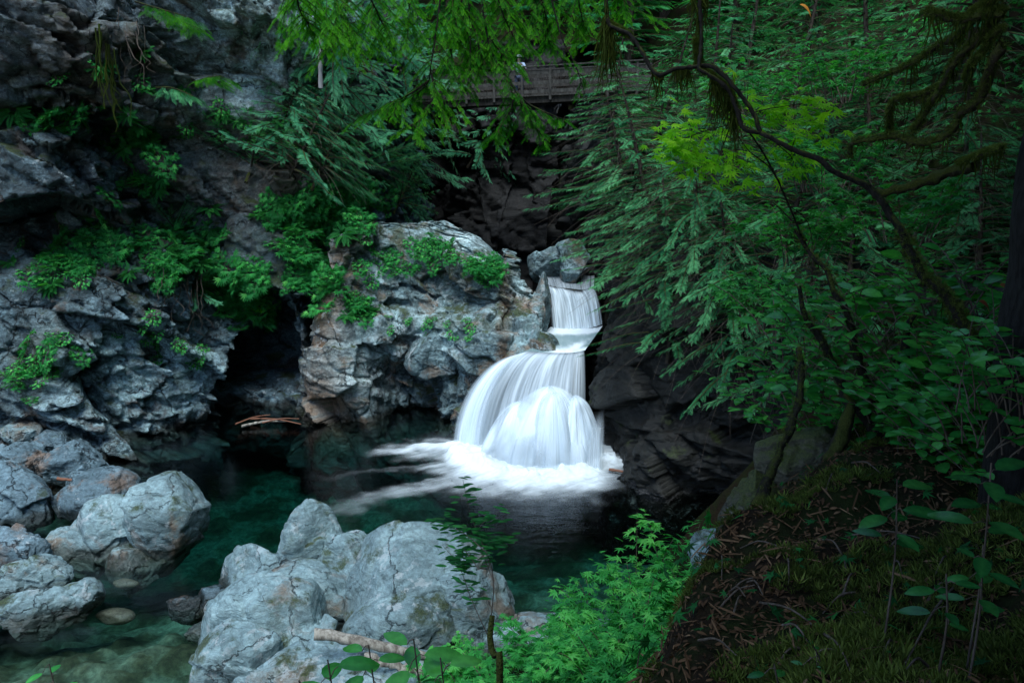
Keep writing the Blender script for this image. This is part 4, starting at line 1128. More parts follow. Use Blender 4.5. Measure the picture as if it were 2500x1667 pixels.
for s in (-1, 1):
    for k in range(npst):
        p = BA + bd * (BL * (k + .5) / npst) + bs * .70 * s
        m = MB(); m.add(*bar(p + [0, 0, -.2], p + [0, 0, 1.22], .10, .10)); bput(m.build("post", WOOD, smooth=False))
    for zz, hh in ((1.25, .05), (.98, .15), (.55, .15), (.18, .15)):
        m = MB(); off = bs * (.64 if zz < 1.2 else .70) * s; m.add(*bar(BA + off + [0, 0, zz], BB + off + [0, 0, zz], .035 if zz < 1.2 else .16, hh)); bput(m.build("rail", WOOD, smooth=False))
    m = MB()
    for k in range(int(BL / .11)):
        p = BA + bd * (k * .11) + bs * .612 * s
        for sg in (-1, 1):
            m.add(*bar(p + [0, 0, .05], p + bd * sg * .55 + [0, 0, 1.15], .004, .004))
    bput(m.build("wire_mesh", TWIG, smooth=False))
tag(br, "weathered timber footbridge with plank rails and wire mesh high over the gorge", "footbridge")

# person leaning on the rail
def plain(name, c, rough=.7):
    N = NT(name)
    geo = N.t.nodes.new('ShaderNodeNewGeometry')
    n = N.noise(geo.outputs['Position'], 18, 3)
    return N.surf(N.pbsdf(Base_Color=N.mix(n, tuple(.75 * x for x in c), c), Roughness=rough))
SHIRT = plain("pale_blue_cloth", (.40, .52, .70)); SKIN = plain("skin", (.5, .33, .25)); JEANS = plain("denim", (.05, .08, .16)); CAPM = plain("pale_cap", (.38, .46, .45)); BAG = plain("blue_bag", (.12, .25, .6))
def skinned(name, pts, edges, rad, mat, parent, root=0, lv=2):
    me = bpy.data.meshes.new(name)
    me.from_pydata([tuple(p) for p in pts], edges, [])
    o = bpy.data.objects.new(name, me); COL.objects.link(o); o.parent = parent
    me.materials.append(mat)
    bm = bmesh.new(); bm.from_mesh(me); ly = bm.verts.layers.skin.verify()
    for v, r_ in zip(bm.verts, rad):
        v[ly].radius = r_ if isinstance(r_, tuple) else (r_, r_)
    bm.verts.ensure_lookup_table(); bm.verts[root][ly].use_root = True
    bm.to_mesh(me); bm.free()
    sk = o.modifiers.new("skin", 'SKIN'); sk.use_smooth_shade = True
    sb = o.modifiers.new("subsurf", 'SUBSURF'); sb.levels = lv; sb.render_levels = lv
    return o
pb = BA + bd * 8.05 + bs * -.12 + np.array([0, 0, .03])
if bs[1] < 0: pb = BA + bd * 8.05 + bs * .12 + np.array([0, 0, .03])
pr = empty("person", pb)
tag(pr, "person in a pale blue shirt and pale cap leaning on the bridge rail", "person")
sk_pts = [(0, 0, .93), (0, -.02, 1.12), (0, -.05, 1.34), (0, -.07, 1.48), (0, -.10, 1.57), (0, -.12, 1.68),
          (-.11, 0, .88), (-.12, -.03, .48), (-.12, .02, .08), (-.13, -.14, .03),
          (.11, 0, .88), (.13, -.01, .48), (.14, .06, .08), (.15, -.10, .03),
          (-.20, -.06, 1.40), (-.29, -.10, 1.17), (-.20, -.38, 1.30), (.20, -.06, 1.40), (.29, -.12, 1.17), (.16, -.40, 1.30)]
sk_ed = [(0, 1), (1, 2), (2, 3), (3, 4), (4, 5), (0, 6), (6, 7), (7, 8), (8, 9), (0, 10), (10, 11), (11, 12), (12, 13), (2, 14), (14, 15), (15, 16), (2, 17), (17, 18), (18, 19)]
sk_r = [(.15, .11), (.13, .10), (.16, .11), .06, .07, .10, .09, .06, .045, .04, .09, .06, .045, .04, .06, .045, .035, .06, .045, .035]
skinned("body", sk_pts, sk_ed, sk_r, SKIN, pr)
top_p = [(0, 0, .90), (0, -.02, 1.12), (0, -.05, 1.36), (0, -.07, 1.46), (-.20, -.06, 1.41), (-.29, -.10, 1.18), (.20, -.06, 1.41), (.29, -.12, 1.18)]
skinned("shirt", top_p, [(0, 1), (1, 2), (2, 3), (2, 4), (4, 5), (2, 6), (6, 7)], [(.175, .13), (.155, .12), (.18, .13), .075, .08, .065, .08, .065], SHIRT, pr)
skinned("trousers", [(0, 0, .95), (-.11, 0, .86), (-.12, -.03, .48), (-.12, .02, .12), (.11, 0, .86), (.13, -.01, .48), (.14, .06, .12)], [(0, 1), (1, 2), (2, 3), (0, 4), (4, 5), (5, 6)], [(.17, .13), .11, .08, .065, .11, .08, .065], JEANS, pr)
D_, F_ = ico(3); V = D_ * [.115, .125, .085] + [0, -.12, 1.73]; V[:, 2] = np.maximum(V[:, 2], 1.715)
m = MB(); m.add(V, F_); a = np.linspace(R(200), R(340), 9); bv = np.array([[.115 * math.cos(t), -.12 + .125 * math.sin(t), 1.72] for t in a] + [[.10 * math.cos(t), -.16 + .19 * math.sin(t), 1.70] for t in a])
m.add(bv, np.array([[i, i + 1, i + 10, i + 9] for i in range(8)]))
m.build("cap", CAPM, pr)
for sx_ in (-1, 1):
    pass

# ================================================================ log and driftwood
def woody(name, pts, r0, r1, mat, label, cat, group=None, seg=9, n=40, wob=.35, seed=0, extra=()):
    m = MB(); m.add(*tube(pts, r0, r1, seg, wob, seed, n))
    for e in extra: m.add(*tube(*e[:3], seg=6, wob=.3, seed=seed + 3, n=14))
    return tag(m.build(name, mat), label, cat, group)
woody("log", [at(765, 1545, 12.2), at(880, 1565, 12.2), at(1000, 1592, 12.3), at(1140, 1622, 12.5)], .10, .065, DEADWOOD, "weathered split grey log lying across the pale slab", "log", seg=10, n=22, wob=.35, seed=3)
woody("log", [at(890, 1600, 11.9), at(960, 1622, 11.9), at(1060, 1645, 12.0)], .06, .09, DEADWOOD, "shorter broken log just below the split grey log", "log", seg=10, n=50, wob=.6, seed=8)
for i, (a, b, rr, lb) in enumerate([((590, 1040), (700, 1028), .06, "bleached driftwood stick along the water's edge in the cave"), ((610, 1022), (735, 1035), .035, "thin reddish stick in the driftwood at the cave mouth"), ((640, 1032), (730, 1022), .03, "short reddish stick crossing the driftwood at the cave mouth"), ((575, 1035), (660, 1012), .03, "thin dark stick leaning at the left of the cave mouth")]):
    A, B_ = onz(*a, .10 + .05 * i), onz(*b, .14 + .05 * i)
    woody("driftwood_stick", [A, (A + B_) / 2 + [0, .1, .05], B_], rr, rr * .5, DEADWOOD if i == 0 else plain("reddish_wood", (.22, .09, .05)) if i == 1 else bpy.data.materials["reddish_wood"], lb, "stick", "driftwood at the cave mouth", n=18, seed=i)
A, B_ = onz(1487, 1146, .12), onz(1540, 1154, .12)
woody("driftwood_stick", [A, B_], .05, .03, bpy.data.materials["reddish_wood"], "reddish stick at the waterline right of the falls", "stick", n=12)
A, B_ = at(140, 1168, 21.6), at(182, 1172, 21.5)
woody("driftwood_stick", [A, B_], .05, .04, bpy.data.materials["reddish_wood"], "brown stick wedged between boulders at the left", "stick", n=12)

# ================================================================ plants on the cliff and the outcrop
def clump(seed, tpl, n, size, spread, hang, mat, name, stalk=True):
    r = np.random.RandomState(seed)
    az = r.uniform(0, 2 * math.pi, n); rad = spread * np.sqrt(r.uniform(0, 1, n))
    P = np.column_stack([rad * np.cos(az), rad * np.sin(az) * 1.0, r.uniform(.04, .26, n) * spread * 1.2])
    D = nrm(np.column_stack([np.cos(az) * .8, np.sin(az) * .8, r.uniform(-.2, .35, n)]) + r.normal(0, .25, (n, 3)) - np.array([0, hang, 0]))
    U = nrm(np.array([0, .25, 1.0]) + r.normal(0, .3, (n, 3)))
    m = MB()
    S = size * r.uniform(.6, 1.25, n)
    V, F, a = scatter(tpl, P, D, U, S, np.clip(r.normal(.5, .22, n), 0, 1))
    m.add(V, F, a)
    root = empty(name)
    m.build("leaves", mat, root, smooth=False)
    if stalk:
        q = MB()
        for i in range(0, n, 3):
            q.add(*tube([[0, 0, -.1], P[i] * .5, P[i]], .008, .004, 4))
        q.build("stems", TWIG, root)
    return root
KP = {'palm3': lambda: clump(36, PALM5, 60, .18, .38, .5, MAPLE, "thimbleberry"), 'palm1': lambda: clump(31, PALM5, 75, .165, .45, .5, BROAD, "thimbleberry"), 'palm2': lambda: clump(32, PALM7, 55, .19, .42, .6, BROAD, "thimbleberry"),
      'fern1': lambda: clump(33, FERNF, 20, .42, .10, .35, FERN, "fern", False), 'fern2': lambda: clump(34, FERNF, 26, .34, .12, .5, FERN, "fern", False),
      'small': lambda: clump(35, OVAL, 60, .10, .30, .4, BROAD, "creeping_plant")}
GP = "plants growing on the rock faces"
LAB = {'palm': ("lobed-leaved plant", "plant"), 'fern': ("green fern", "fern"), 'smal': ("small-leaved creeping plant", "plant")}
cl_n = 0
def growth(px, py, kind, s, where):
    global cl_n
    b = pick(px, py, 9)
    if b is None: return
    P, n = b[0], b[1]
    cl_n += 1
    az = math.atan2(n[1], n[0]) + math.pi / 2
    lb, ct = LAB[kind[:4]]
    o = plant('P' + kind, KP[kind], P + .03 * n, az + random.Random(cl_n).uniform(-.4, .4), s, lb + " " + where, None, ct, lean=(0, 0))
    nz = max(-.3, min(1, n[2]))
    q = Matrix.Rotation(az, 4, 'Z') @ Matrix.Rotation(R(52) * (1 - nz), 4, 'X')
    o.rotation_euler = q.to_euler()
    o['group'] = GP + ": " + where
rr = random.Random(4)
zones = [  # centre, spread, number, kinds, size, where
 ((110, 290), (120, 25), 12, ('palm1', 'fern1', 'small'), 1.0, "on the ledge under the dark overhang at the far left"),
 ((330, 330), (70, 30), 9, ('fern1', 'fern2'), 1.1, "hanging in a row on the brown ledge of the left cliff"),
 ((350, 440), (60, 45), 9, ('palm1', 'fern2'), .95, "below the fern ledge on the left cliff"),
 ((210, 590), (110, 40), 20, ('palm2', 'palm1', 'fern1'), 1.05, "on the left cliff left of the dangling roots"),
 ((160, 660), (120, 40), 15, ('palm1', 'small', 'fern2'), .9, "on the lower left cliff above the grey wall"),
 ((440, 610), (90, 60), 22, ('fern2', 'palm2', 'palm1'), 1.05, "around the saplings with dangling roots"),
 ((560, 700), (80, 45), 22, ('palm2', 'palm1'), 1.05, "on the dark rock above the left side of the cave"),
 ((640, 760), (60, 30), 12, ('palm2',), 1.05, "fringing the top of the cave"),
 ((760, 640), (50, 90), 34, ('palm2', 'palm1', 'palm1'), 1.05, "in the curtain of leaves right of the cave top"),
 ((800, 520), (80, 50), 24, ('palm1', 'fern2'), 1.05, "on the bank above the leaf curtain"),
 ((700, 510), (70, 40), 14, ('palm1', 'fern2'), 1.0, "on the brown cliff above the cave"),
 ((880, 500), (80, 40), 20, ('palm1', 'small', 'fern2'), 1.05, "on the green shoulder left of the outcrop top"),
 ((100, 880), (80, 80), 14, ('small', 'palm1'), .75, "scattered on the lowest part of the left cliff"),
 ((430, 850), (120, 60), 9, ('small',), .7, "tiny on the smooth grey wall left of the cave"),
 ((870, 745), (40, 30), 8, ('fern2', 'palm1'), .95, "at the left side of the outcrop"),
 ((1065, 610), (60, 30), 10, ('palm1', 'small'), .8, "along the mossy ledge on top of the outcrop"),
 ((1175, 660), (45, 25), 11, ('palm1',), .8, "over the dark hollow near the right of the outcrop"),
 ((960, 640), (90, 60), 10, ('small', 'palm1'), .7, "dotting the pale face of the outcrop"),
 ((1040, 800), (120, 60), 9, ('small',), .6, "in the cracks of the lower outcrop"),
 ((300, 200), (200, 60), 5, ('small', 'fern2'), .9, "on the upper left cliff"),
 ((600, 320), (120, 40), 10, ('small', 'fern2'), .8, "under the pale bulge of the left cliff"),
]
for (cx_, cy_), (wx, wy), n, ks, s, where in zones:
    for i in range(int(n * 1.7)):
        growth(cx_ + rr.gauss(0, .55) * wx, cy_ + rr.gauss(0, .55) * wy, ks[i % len(ks)], s * rr.uniform(.75, 1.45), where)
# single ones that stand out
for px, py, k, s, w in ((650, 745, 'palm3', 1.1, "forming the brightest yellow-green tuft over the cave"), ):
    growth(px, py, k, s, w)
# bright hemlock sprays on the upper left cliff
def spray(name, pts, seed, n, size, mat, label, group, twigs=18, width=.8, tpl=FR_HI, droop=.3, r0=.03, cat="branch"):
    r = np.random.RandomState(seed)
    C = spline(pts, 40); tg = nrm(np.gradient(C, axis=0))
    root = tag(empty(name, C[0]), label, cat, group)
    st = MB(); lf = MB()
    st.add(*tube(C - C[0], r0, r0 * .25, 6, .2, seed))
    for k in range(twigs):
        t = .12 + .88 * (k + r.uniform(0, .8)) / twigs; i = min(39, int(t * 39))
        side = nrm(np.cross(tg[i], [0, 0, 1.0])) * (1 if k % 2 else -1)
        L = width * (1 - .55 * t) * r.uniform(.6, 1.1)
        u = np.linspace(0, 1, 6)[:, None]
        W_ = C[i] - C[0] + L * u * nrm(side + .8 * tg[i]) + np.array([0, 0, -droop]) * L * u ** 2
        st.add(*tube(W_, r0 * .3, .003, 4))
        m_ = max(3, int(n * L / width))
        kk = r.uniform(.1, 1, m_); kk[-1] = 1
        P = np.stack([np.interp(kk, u[:, 0], W_[:, j]) for j in range(3)], 1)
        d0 = nrm(W_[-1] - W_[0]); s2 = nrm(np.cross(d0, [0, 0, 1.0]))
        D = nrm(d0 + s2 * r.uniform(-1, 1, (m_, 1)) + np.array([0, 0, -.25]) + r.normal(0, .12, (m_, 3)))
        U = nrm(np.array([0, 0, 1.0]) + r.normal(0, .25, (m_, 3)))
        V, F, a = scatter(tpl, P, D, U, size * r.uniform(.6, 1.2, m_), np.clip(r.normal(.45, .2, m_), 0, 1))
        tip = np.tile(np.clip(tpl[0][:, 0], 0, 1), m_) * .4
        lf.add(V, F, np.clip(a + tip - .1, 0, 1))
    st.build("twigs", BARK_DARK, root); lf.build("needles", mat, root, smooth=False)
    return root
for pts, lb in (([(330, 5), (400, 25), (470, 45)], "bright green bough hanging at the top of the left cliff"), ([(400, 30), (450, 55), (490, 72)], "bright green bough just below the topmost one on the left cliff"), ([(475, 200), (510, 190), (540, 185)], "bright green bough beside the pale bulge of the left cliff"), ([(380, 215), (420, 215), (470, 235)], "dull green bough under the brown overhang of the left cliff")):
    P = [at(x, y, 24.5 + .5 * i) for i, (x, y) in enumerate(pts)]
    b = pick(pts[0][0], pts[0][1], 15)
    if b is not None:
        P = [at(x, y, b[0][1] - .25 - .35 * i) for i, (x, y) in enumerate(pts)]
    spray("hemlock_bough", P, int(pts[0][0]), 14, .42, FIR if "bright" in lb else CEDAR, lb, "boughs on the upper left cliff", 14, .9)
# dangling roots and dry twigs on the left cliff
def strands(name, tops, lens, r0, mat, label, cat, seed, sway=.25):
    r = np.random.RandomState(seed); m = MB()
    for (px, py), L in zip(tops, lens):
        b = pick(px, py, 20)
        if b is None: continue
        P = b[0] + b[1] * .12
        k = np.linspace(0, 1, 9)
        pts = P + np.column_stack([sway * np.cumsum(r.normal(0, .35, 9)) * k, -.2 * k + sway * .5 * np.cumsum(r.normal(0, .3, 9)) * k, -L * k])
        m.add(*tube(pts, r0 * r.uniform(.6, 1.2), r0 * .3, 5, .2, seed, 20), r.uniform(0, 1))
    return tag(m.build(name, mat), label, cat)
strands("root_tangle", [(420 + 8 * i, 655 + (i * 37) % 50) for i in range(12)], [1.2 + .13 * ((i * 5) % 8) for i in range(12)], .022, TWIG, "pale tangle of dead roots dangling below the lowest sapling on the left cliff", "roots", 41, .45)
strands("hanging_moss", [(250 + 3 * i, 70 + 8 * i) for i in range(14)], [1.6 + .1 * (i % 5) for i in range(14)], .03, HANG, "olive strands of moss and twigs hanging down the upper left cliff", "moss", 42, .3)
strands("root_tangle", [(300 + 10 * i, 15 + (i * 29) % 60) for i in range(7)], [1.3 + .2 * (i % 4) for i in range(7)], .016, TWIG, "thin bare grey twigs trailing over the top of the left cliff", "twigs", 43, .4)
woody("tree_trunk", [at(781, 85, 30.0), at(782, 130, 30.0), at(783, 215, 30.0)], .09, .07, plain("bleached_wood", (.35, .33, .34)), "bleached bare stem standing at the right edge of the left cliff", "tree trunk", n=20)
# ================================================================ right bank: moss, litter, leaves
def bank_points(n, x0, x1, y0, y1, seed, keep=None):
    r = np.random.RandomState(seed)
    x = r.uniform(x0, x1, n); y = r.uniform(y0, y1, n)
    m = np.ones(n, bool) if keep is None else keep(x, y)
    x, y = x[m], y[m]
    z = gnd(x, y)
    e = .05
    gx_ = (gnd(x + e, y) - gnd(x - e, y)) / (2 * e); gy_ = (gnd(x, y + e) - gnd(x, y - e)) / (2 * e)
    return np.column_stack([x, y, z]), nrm(np.column_stack([-gx_, -gy_, np.ones(len(x))]))
def carpet(name, tpl, n, box, seed, size, mat, label, cat, keep=None, up=.5, vmean=.45, lift=0.0, flat=False):
    r = np.random.RandomState(seed)
    P, Nn = bank_points(n, *box, seed, keep)
    k = len(P)
    az = r.uniform(0, 6.283, k)
    t = np.column_stack([np.cos(az), np.sin(az), np.zeros(k)])
    D = nrm(t + np.array([0, -.15, -.25]) + Nn * up * 0 + r.normal(0, .15, (k, 3)))
    D = nrm(D - Nn * (D * Nn).sum(1, keepdims=True) * (1 - up))
    pat = fbm(P * 1.3, seed + 2, 3) * .35
    V, F, a = scatter(tpl, P + Nn * lift * r.uniform(.2, 1, (k, 1)), D, nrm(Nn + r.normal(0, .3, (k, 3))), size * r.uniform(.55, 1.3, k), np.clip(r.normal(vmean, .22, k) + pat, 0, 1))
    return tag(mk(name, V, F, mat, smooth=False, attrs={'v': a}), label, cat, kind='stuff')
near_keep = lambda x, y: (x > bench_x(y) - 1.3) & (x < y * .75 + .7)
mossy = lambda x, y: near_keep(x, y) & (fbm(np.column_stack([x, y, 0 * x]) * 1.1, 77, 3) > -.28)
patch = lambda x, y, a: fbm(np.column_stack([x, y, 0 * x]) * 1.5, 77, 4) > a
carpet("moss", SHOOT, 80000, (-.4, 6.5, 2.0, 9.5), 51, .05, MOSSM, "olive green moss shoots in patches on the near right bank", "moss", lambda x, y: near_keep(x, y) & patch(x, y, -.04), .6, .40, .03)
carpet("moss", SHOOT, 9000, (-.4, 6.5, 2.0, 9.5), 56, .075, MOSSM, "longer drooping moss fronds standing out of the near right bank", "moss", lambda x, y: near_keep(x, y) & patch(x, y, .08), .3, .5, .06)
carpet("needle_litter", NARROW, 26000, (-.4, 6.5, 2.0, 9.5), 52, .05, LITTER, "brown fallen needles and twigs scattered through the bank moss", "litter", near_keep, .25, .4, .04)
carpet("needle_litter", T_leaf(.07, .02, .1), 4200, (-.4, 6.5, 2.0, 9.5), 57, .20, LITTER, "thin dead stalks lying about on the near right bank", "litter", near_keep, .5, .55, .06)
carpet("undergrowth", PALM5, 700, (.2, 6.5, 3.0, 9.5), 58, .09, FERN, "small seedlings dotted over the near right bank", "undergrowth", near_keep, .6, .3, .12)
carpet("undergrowth", PALM5, 26000, (3.5, 28, 9, 46), 53, .20, BROAD, "low leafy undergrowth across the right forest slope", "undergrowth", lambda x, y: (x > np.where(y < 15, bench_x(y) + .2, cliff_x(y) + 1.8)) & (x < y * .85), .6, .35, .35)
carpet("undergrowth", FERNF, 4200, (3.5, 28, 9, 48), 54, .55, FERN, "ferns and seedlings carpeting the right forest slope", "undergrowth", lambda x, y: (x > np.where(y < 15, bench_x(y) + .3, cliff_x(y) + 1.6)) & (x < y * .85), .8, .35, .25)

carpet("undergrowth", PALM7, 5200, (-.5, 8, 5.5, 17), 59, .15, FERN, "leafy undergrowth clothing the steep flank below the mossy bank", "undergrowth", lambda x, y: (x < bench_x(y) - .2) & (x > bench_x(y) - 3.6) & (y < shore_y(x) - .3), .6, .35, .25)
carpet("undergrowth", FERNF, 500, (-.5, 8, 5.5, 17), 60, .45, FERN, "ferns on the steep flank below the mossy bank", "undergrowth", lambda x, y: (x < bench_x(y) - .3) & (x > bench_x(y) - 3.6) & (y < shore_y(x) - .3), .8, .35, .15)
def bush(seed, n, size, w, h, mat, name, tpl, stems=14, lean=(0, 0), vmean=.70):
    r = np.random.RandomState(seed)
    root = empty(name); st = MB(); lf = MB()
    per = n // stems
    for s in range(stems):
        az = r.uniform(0, 6.283); ro = r.uniform(0, .5) * w
        b = np.array([ro * math.cos(az), ro * math.sin(az), -.15])
        tipp = b * 1.0 + np.array([math.cos(az) * w * .55 * r.uniform(.4, 1.1) + lean[0], math.sin(az) * w * .55 * r.uniform(.4, 1.1) + lean[1], h * r.uniform(.55, 1.1)])
        k = np.linspace(0, 1, 10)[:, None]
        C = b + (tipp - b) * k + np.array([0, 0, -.18 * h]) * (k ** 3) + np.array([0, 0, .18 * h]) * k * (1 - k)
        st.add(*tube(C, .012, .004, 5))
        kk = r.uniform(.2, 1, per); kk[-1] = 1
        P = np.stack([np.interp(kk, k[:, 0], C[:, j]) for j in range(3)], 1) + r.normal(0, .10 * w ** .5, (per, 3)) * [1, 1, .5]
        a2 = r.uniform(0, 6.283, per)
        D = nrm(np.column_stack([np.cos(a2), np.sin(a2), r.uniform(-.45, .15, per)]))
        U = nrm(np.array([0, -.15, 1.0]) + r.normal(0, .28, (per, 3)))
        V, F, a = scatter(tpl, P, D, U, size * r.uniform(.6, 1.25, per), np.clip(r.normal(vmean, .13, per) + r.normal(0, .16), 0, 1))
        lf.add(V, F, a)
    st.build("stems", TWIG, root); lf.build("leaves", mat, root, smooth=False)
    return root
GS2 = "green shrubs on the near shore"
shr = [(0, dict(seed=61, n=760, size=.21, w=1.35, h=2.5, tpl=PALM5)), (1, dict(seed=62, n=620, size=.19, w=1.5, h=1.3, tpl=PALM5)), (2, dict(seed=63, n=720, size=.16, w=1.6, h=.85, tpl=PALM7))]
for px, py, Y, k, s, lb in [
    (1500, 1360, 13.6, 0, 1.0, "tall fresh green shrub against the dark water, highest on the near shore"),
    (1600, 1400, 13.2, 0, .95, "tall green shrub just right of the highest one"),
    (1420, 1430, 13.4, 1, .95, "small rounded shrub at the left front of the tall shrubs"),
    (1680, 1420, 12.2, 1, 1.0, "leafy shrub beside the pale rock at the bank edge"),
    (1370, 1480, 13.2, 1, .7, "lowest leftmost shrub leaning over the grey slab"),
    (1560, 1530, 11.6, 1, 1.05, "broad shrub in the middle of the shore thicket"),
    (1450, 1560, 11.4, 2, 1.1, "low shrub in front of the small rounded one"),
    (1620, 1600, 9.8, 2, 1.1, "low shrub at the foot of the mossy bank"),
    (1360, 1620, 10.6, 2, 1.05, "low shrub at the lower middle beside the grey slab"),
    (1500, 1640, 9.6, 1, 1.0, "thick shrub cut by the bottom edge of the view, near the mossy bank"),
    (1240, 1590, 11.2, 2, .95, "low thin shrub in front of the domed boulder"),
    (1200, 1650, 10.2, 2, 1.0, "low shrub at the bottom beside the dark mossy stub"),
    (1100, 1640, 11.2, 2, .8, "small shrub beyond the end of the weathered log"),
    (1700, 1540, 9.6, 2, .9, "shrub tucked against the mossy bank")]:
    p = at(px + 55, py, Y)
    z = float(gnd(p[0], p[1])[0])
    plant('S%d' % k, (lambda kk=k: bush(mat=BROAD, name="shrub", **shr[kk][1])), (p[0], p[1], max(z, 0)), px * .01, s, lb, GS2, "shrub")
GH = "broadleaf bushes among the slope cedars"
for i, (px, py, Y, s, lb) in enumerate([(1830, 170, 22, 1.2, "leafy bush near the top edge above the maple leaves"), (2000, 330, 17, 1.1, "leafy bush under the left end of the long crooked bough"),
    (1930, 500, 15, 1.0, "leafy bush where the thin stem crosses the slope"), (2180, 430, 13, 1.0, "leafy bush below the fallen mossy log"), 
    (2060, 120, 20, 1.2, "leafy bush behind the topmost crooked bough"), (1880, 660, 14, 1.0, "leafy bush just left of the leaning stems")]):
    p = at(px, py, Y)
    plant('H', lambda: bush(64, 420, .2, 1.4, 1.3, FERN, "slope_bush", PALM5), p - np.array([0, .5, .9 * s]), i * 1.4, s, lb, GH, "bush")
carpet("ground_cover", PALM5, 5200, (-3.2, 4.2, 8.2, 14.4), 55, .11, BROAD, "dense low green ground cover on the near shore", "ground cover", lambda x, y: (y < shore_y(x) - .1) & (x < bench_x(y) + .2) & (x > -1.9 + .25 * (14 - y)), .7, .5, .3)

# --- salal: big glossy leaves
def salal(seed, stems, mat=SALAL, size=.10, w=.5, h=.6, per=8, name="salal_shrub", tpl=OVAL, droop=.25):
    r = np.random.RandomState(seed)
    root = empty(name); st = MB(); lf = MB()
    for s in range(stems):
        az = r.uniform(0, 6.283)
        b = np.array([r.normal(0, .2) * w, r.normal(0, .2) * w, -.15])
        k = np.linspace(0, 1, 10)[:, None]
        out = np.array([math.cos(az), math.sin(az), 0]) * w * r.uniform(.5, 1.2)
        C = b + out * k ** 1.3 + np.array([0, 0, h * r.uniform(.6, 1.15)]) * (k - droop * k ** 3)
        st.add(*tube(C, .006, .0025, 5))
        for q in range(per):
            t = .3 + .7 * (q + r.uniform(0, .5)) / per; t = min(t, 1)
            P = np.array([np.interp(t, k[:, 0], C[:, j]) for j in range(3)])
            tg = nrm(out + np.array([0, 0, .15])); sd = np.array([-tg[1], tg[0], 0]) * (1 if q % 2 else -1)
            D = nrm(tg * .6 + sd + np.array([0, 0, r.uniform(-.25, .15)]) + r.normal(0, .12, 3)) if q < per - 1 else tg
            V, F, a = scatter(tpl, P[None], D[None], nrm(np.array([0, 0, 1.0]) + r.normal(0, .25, 3))[None], np.array([size * r.uniform(.7, 1.2)]), np.array([np.clip(r.normal(.45, .22), 0, 1)]))
            lf.add(V, F, a)
    st.build("stems", TWIG, root); lf.build("leaves", mat, root, smooth=True)
    return root
GL = "salal shrubs on the right bank"
sal = [(2260, 640, 7.6, 1.5, "salal shrub with pale shining leaves left of the dark trunk"), (2150, 690, 8.2, 1.4, "salal shrub behind the arching branch, with one curled orange leaf"),
       (2380, 760, 6.6, 1.4, "bushy salal under the dark trunk at the right edge"), (2050, 790, 8.8, 1.4, "salal shrub between the two leaning mossy stems"),
       (2330, 900, 6.4, 1.2, "salal shrub above the mossy bank, right of the arching branch"), (2200, 860, 7.6, 1.2, "salal shrub with a striped pale leaf at the top of the bank"),
       (1930, 880, 9.2, 1.2, "low salal at the edge of the slope left of the leaning stems"), (2080, 930, 8.2, 1.1, "salal at the crest of the mossy bank"),
       (2440, 620, 6.8, 1.4, "salal pressed against the trunk at the right edge"), (2010, 600, 10.5, 1.7, "salal under the arching branch at mid slope"),
       (2470, 900, 5.6, 1.1, "dark salal at the right edge of the bank"),
       (2460, 770, 4.9, 1.0, "salal in front of the trunk foot at the right edge"), (2485, 690, 4.8, .9, "uppermost salal covering the trunk at the right edge"),
       (1980, 700, 9.6, 1.3, "salal behind the thinner leaning stem at mid slope"), (2300, 520, 8.6, 1.6, "salal high on the slope just left of the trunk"), (2120, 560, 9.6, 1.6, "salal under the lowest crooked bough"),
       (2230, 750, 7.4, 1.3, "salal right behind the bend of the arching branch"), (2400, 480, 7.8, 1.5, "salal beside the trunk below the long crooked bough"), (2300, 820, 6.9, 1.2, "salal between the arching branch and the leaning stems"), (1900, 800, 10, 1.2, "salal at the very edge above the dark hollow")]
for i, (px, py, Y, s, lb) in enumerate(sal):
    p = at(px, py, Y); z = float(gnd(p[0], p[1])[0])
    z = max(z, p[2] - .75 * s)
    plant('V%d' % (i % 3), (lambda ii=i: salal(80 + ii % 3, 15, mat=SALAL_SUN, size=.13, w=.6, h=.75)), (p[0], p[1], min(z, p[2] - .1)), i * 1.1, s, lb, GL, "shrub")
# near single sprigs with large leaves: (stem top pixels), depth, leaves
def sprig_plant(name, base, top, leaves, size, mat, label, cat="plant", group=None, tpl=None, r0=.006):
    tpl = tpl or OVAL2
    root = tag(empty(name, base), label, cat, group)
    base = np.asarray(base)
    C = spline([base, (base * .45 + np.asarray(top) * .55) + [.03, .02, 0], top], 24) - base
    st = MB(); lf = MB(); st.add(*tube(C, r0, r0 * .5, 6))
    for P, D, s, v in leaves:
        P = np.asarray(P) - base
        j = np.argmin(((C - P) ** 2).sum(1)); 
        st.add(*tube([C[j], (C[j] + P) / 2 + [0, 0, .01], P], r0 * .4, r0 * .3, 4))
        V, F, a = scatter(tpl, P[None], nrm(np.asarray(D, float))[None], nrm(np.array([0, -.25, 1.0]))[None], np.array([s * size]), np.array([v]))
        lf.add(V, F, a)
    st.build("stem", TWIG, root); lf.build("leaves", mat, root)
    return root
def fan(top, n, seed, spreadxy=1.0, up=.1, start=0.0):
    r = np.random.RandomState(seed); out = []
    for i in range(n):
        a = start + i * 2.4 + r.uniform(-.3, .3)
        P = np.asarray(top) + np.array([.035 * math.cos(a), .035 * math.sin(a), -.045 * (n - i) * .8])
        out.append((P, (math.cos(a) * spreadxy, math.sin(a) * spreadxy, r.uniform(-.15, .25) + up), r.uniform(.75, 1.2), r.uniform(.35, .8)))
    return out
def ground_below(P):
    return np.array([P[0] + .05, P[1] + .05, min(float(gnd(P[0], P[1])[0]) - .05, P[2] - .15)])
OVAL2 = T_leaf(.46, .05, .22)
GN = "leafy sprigs rising close to the viewer"
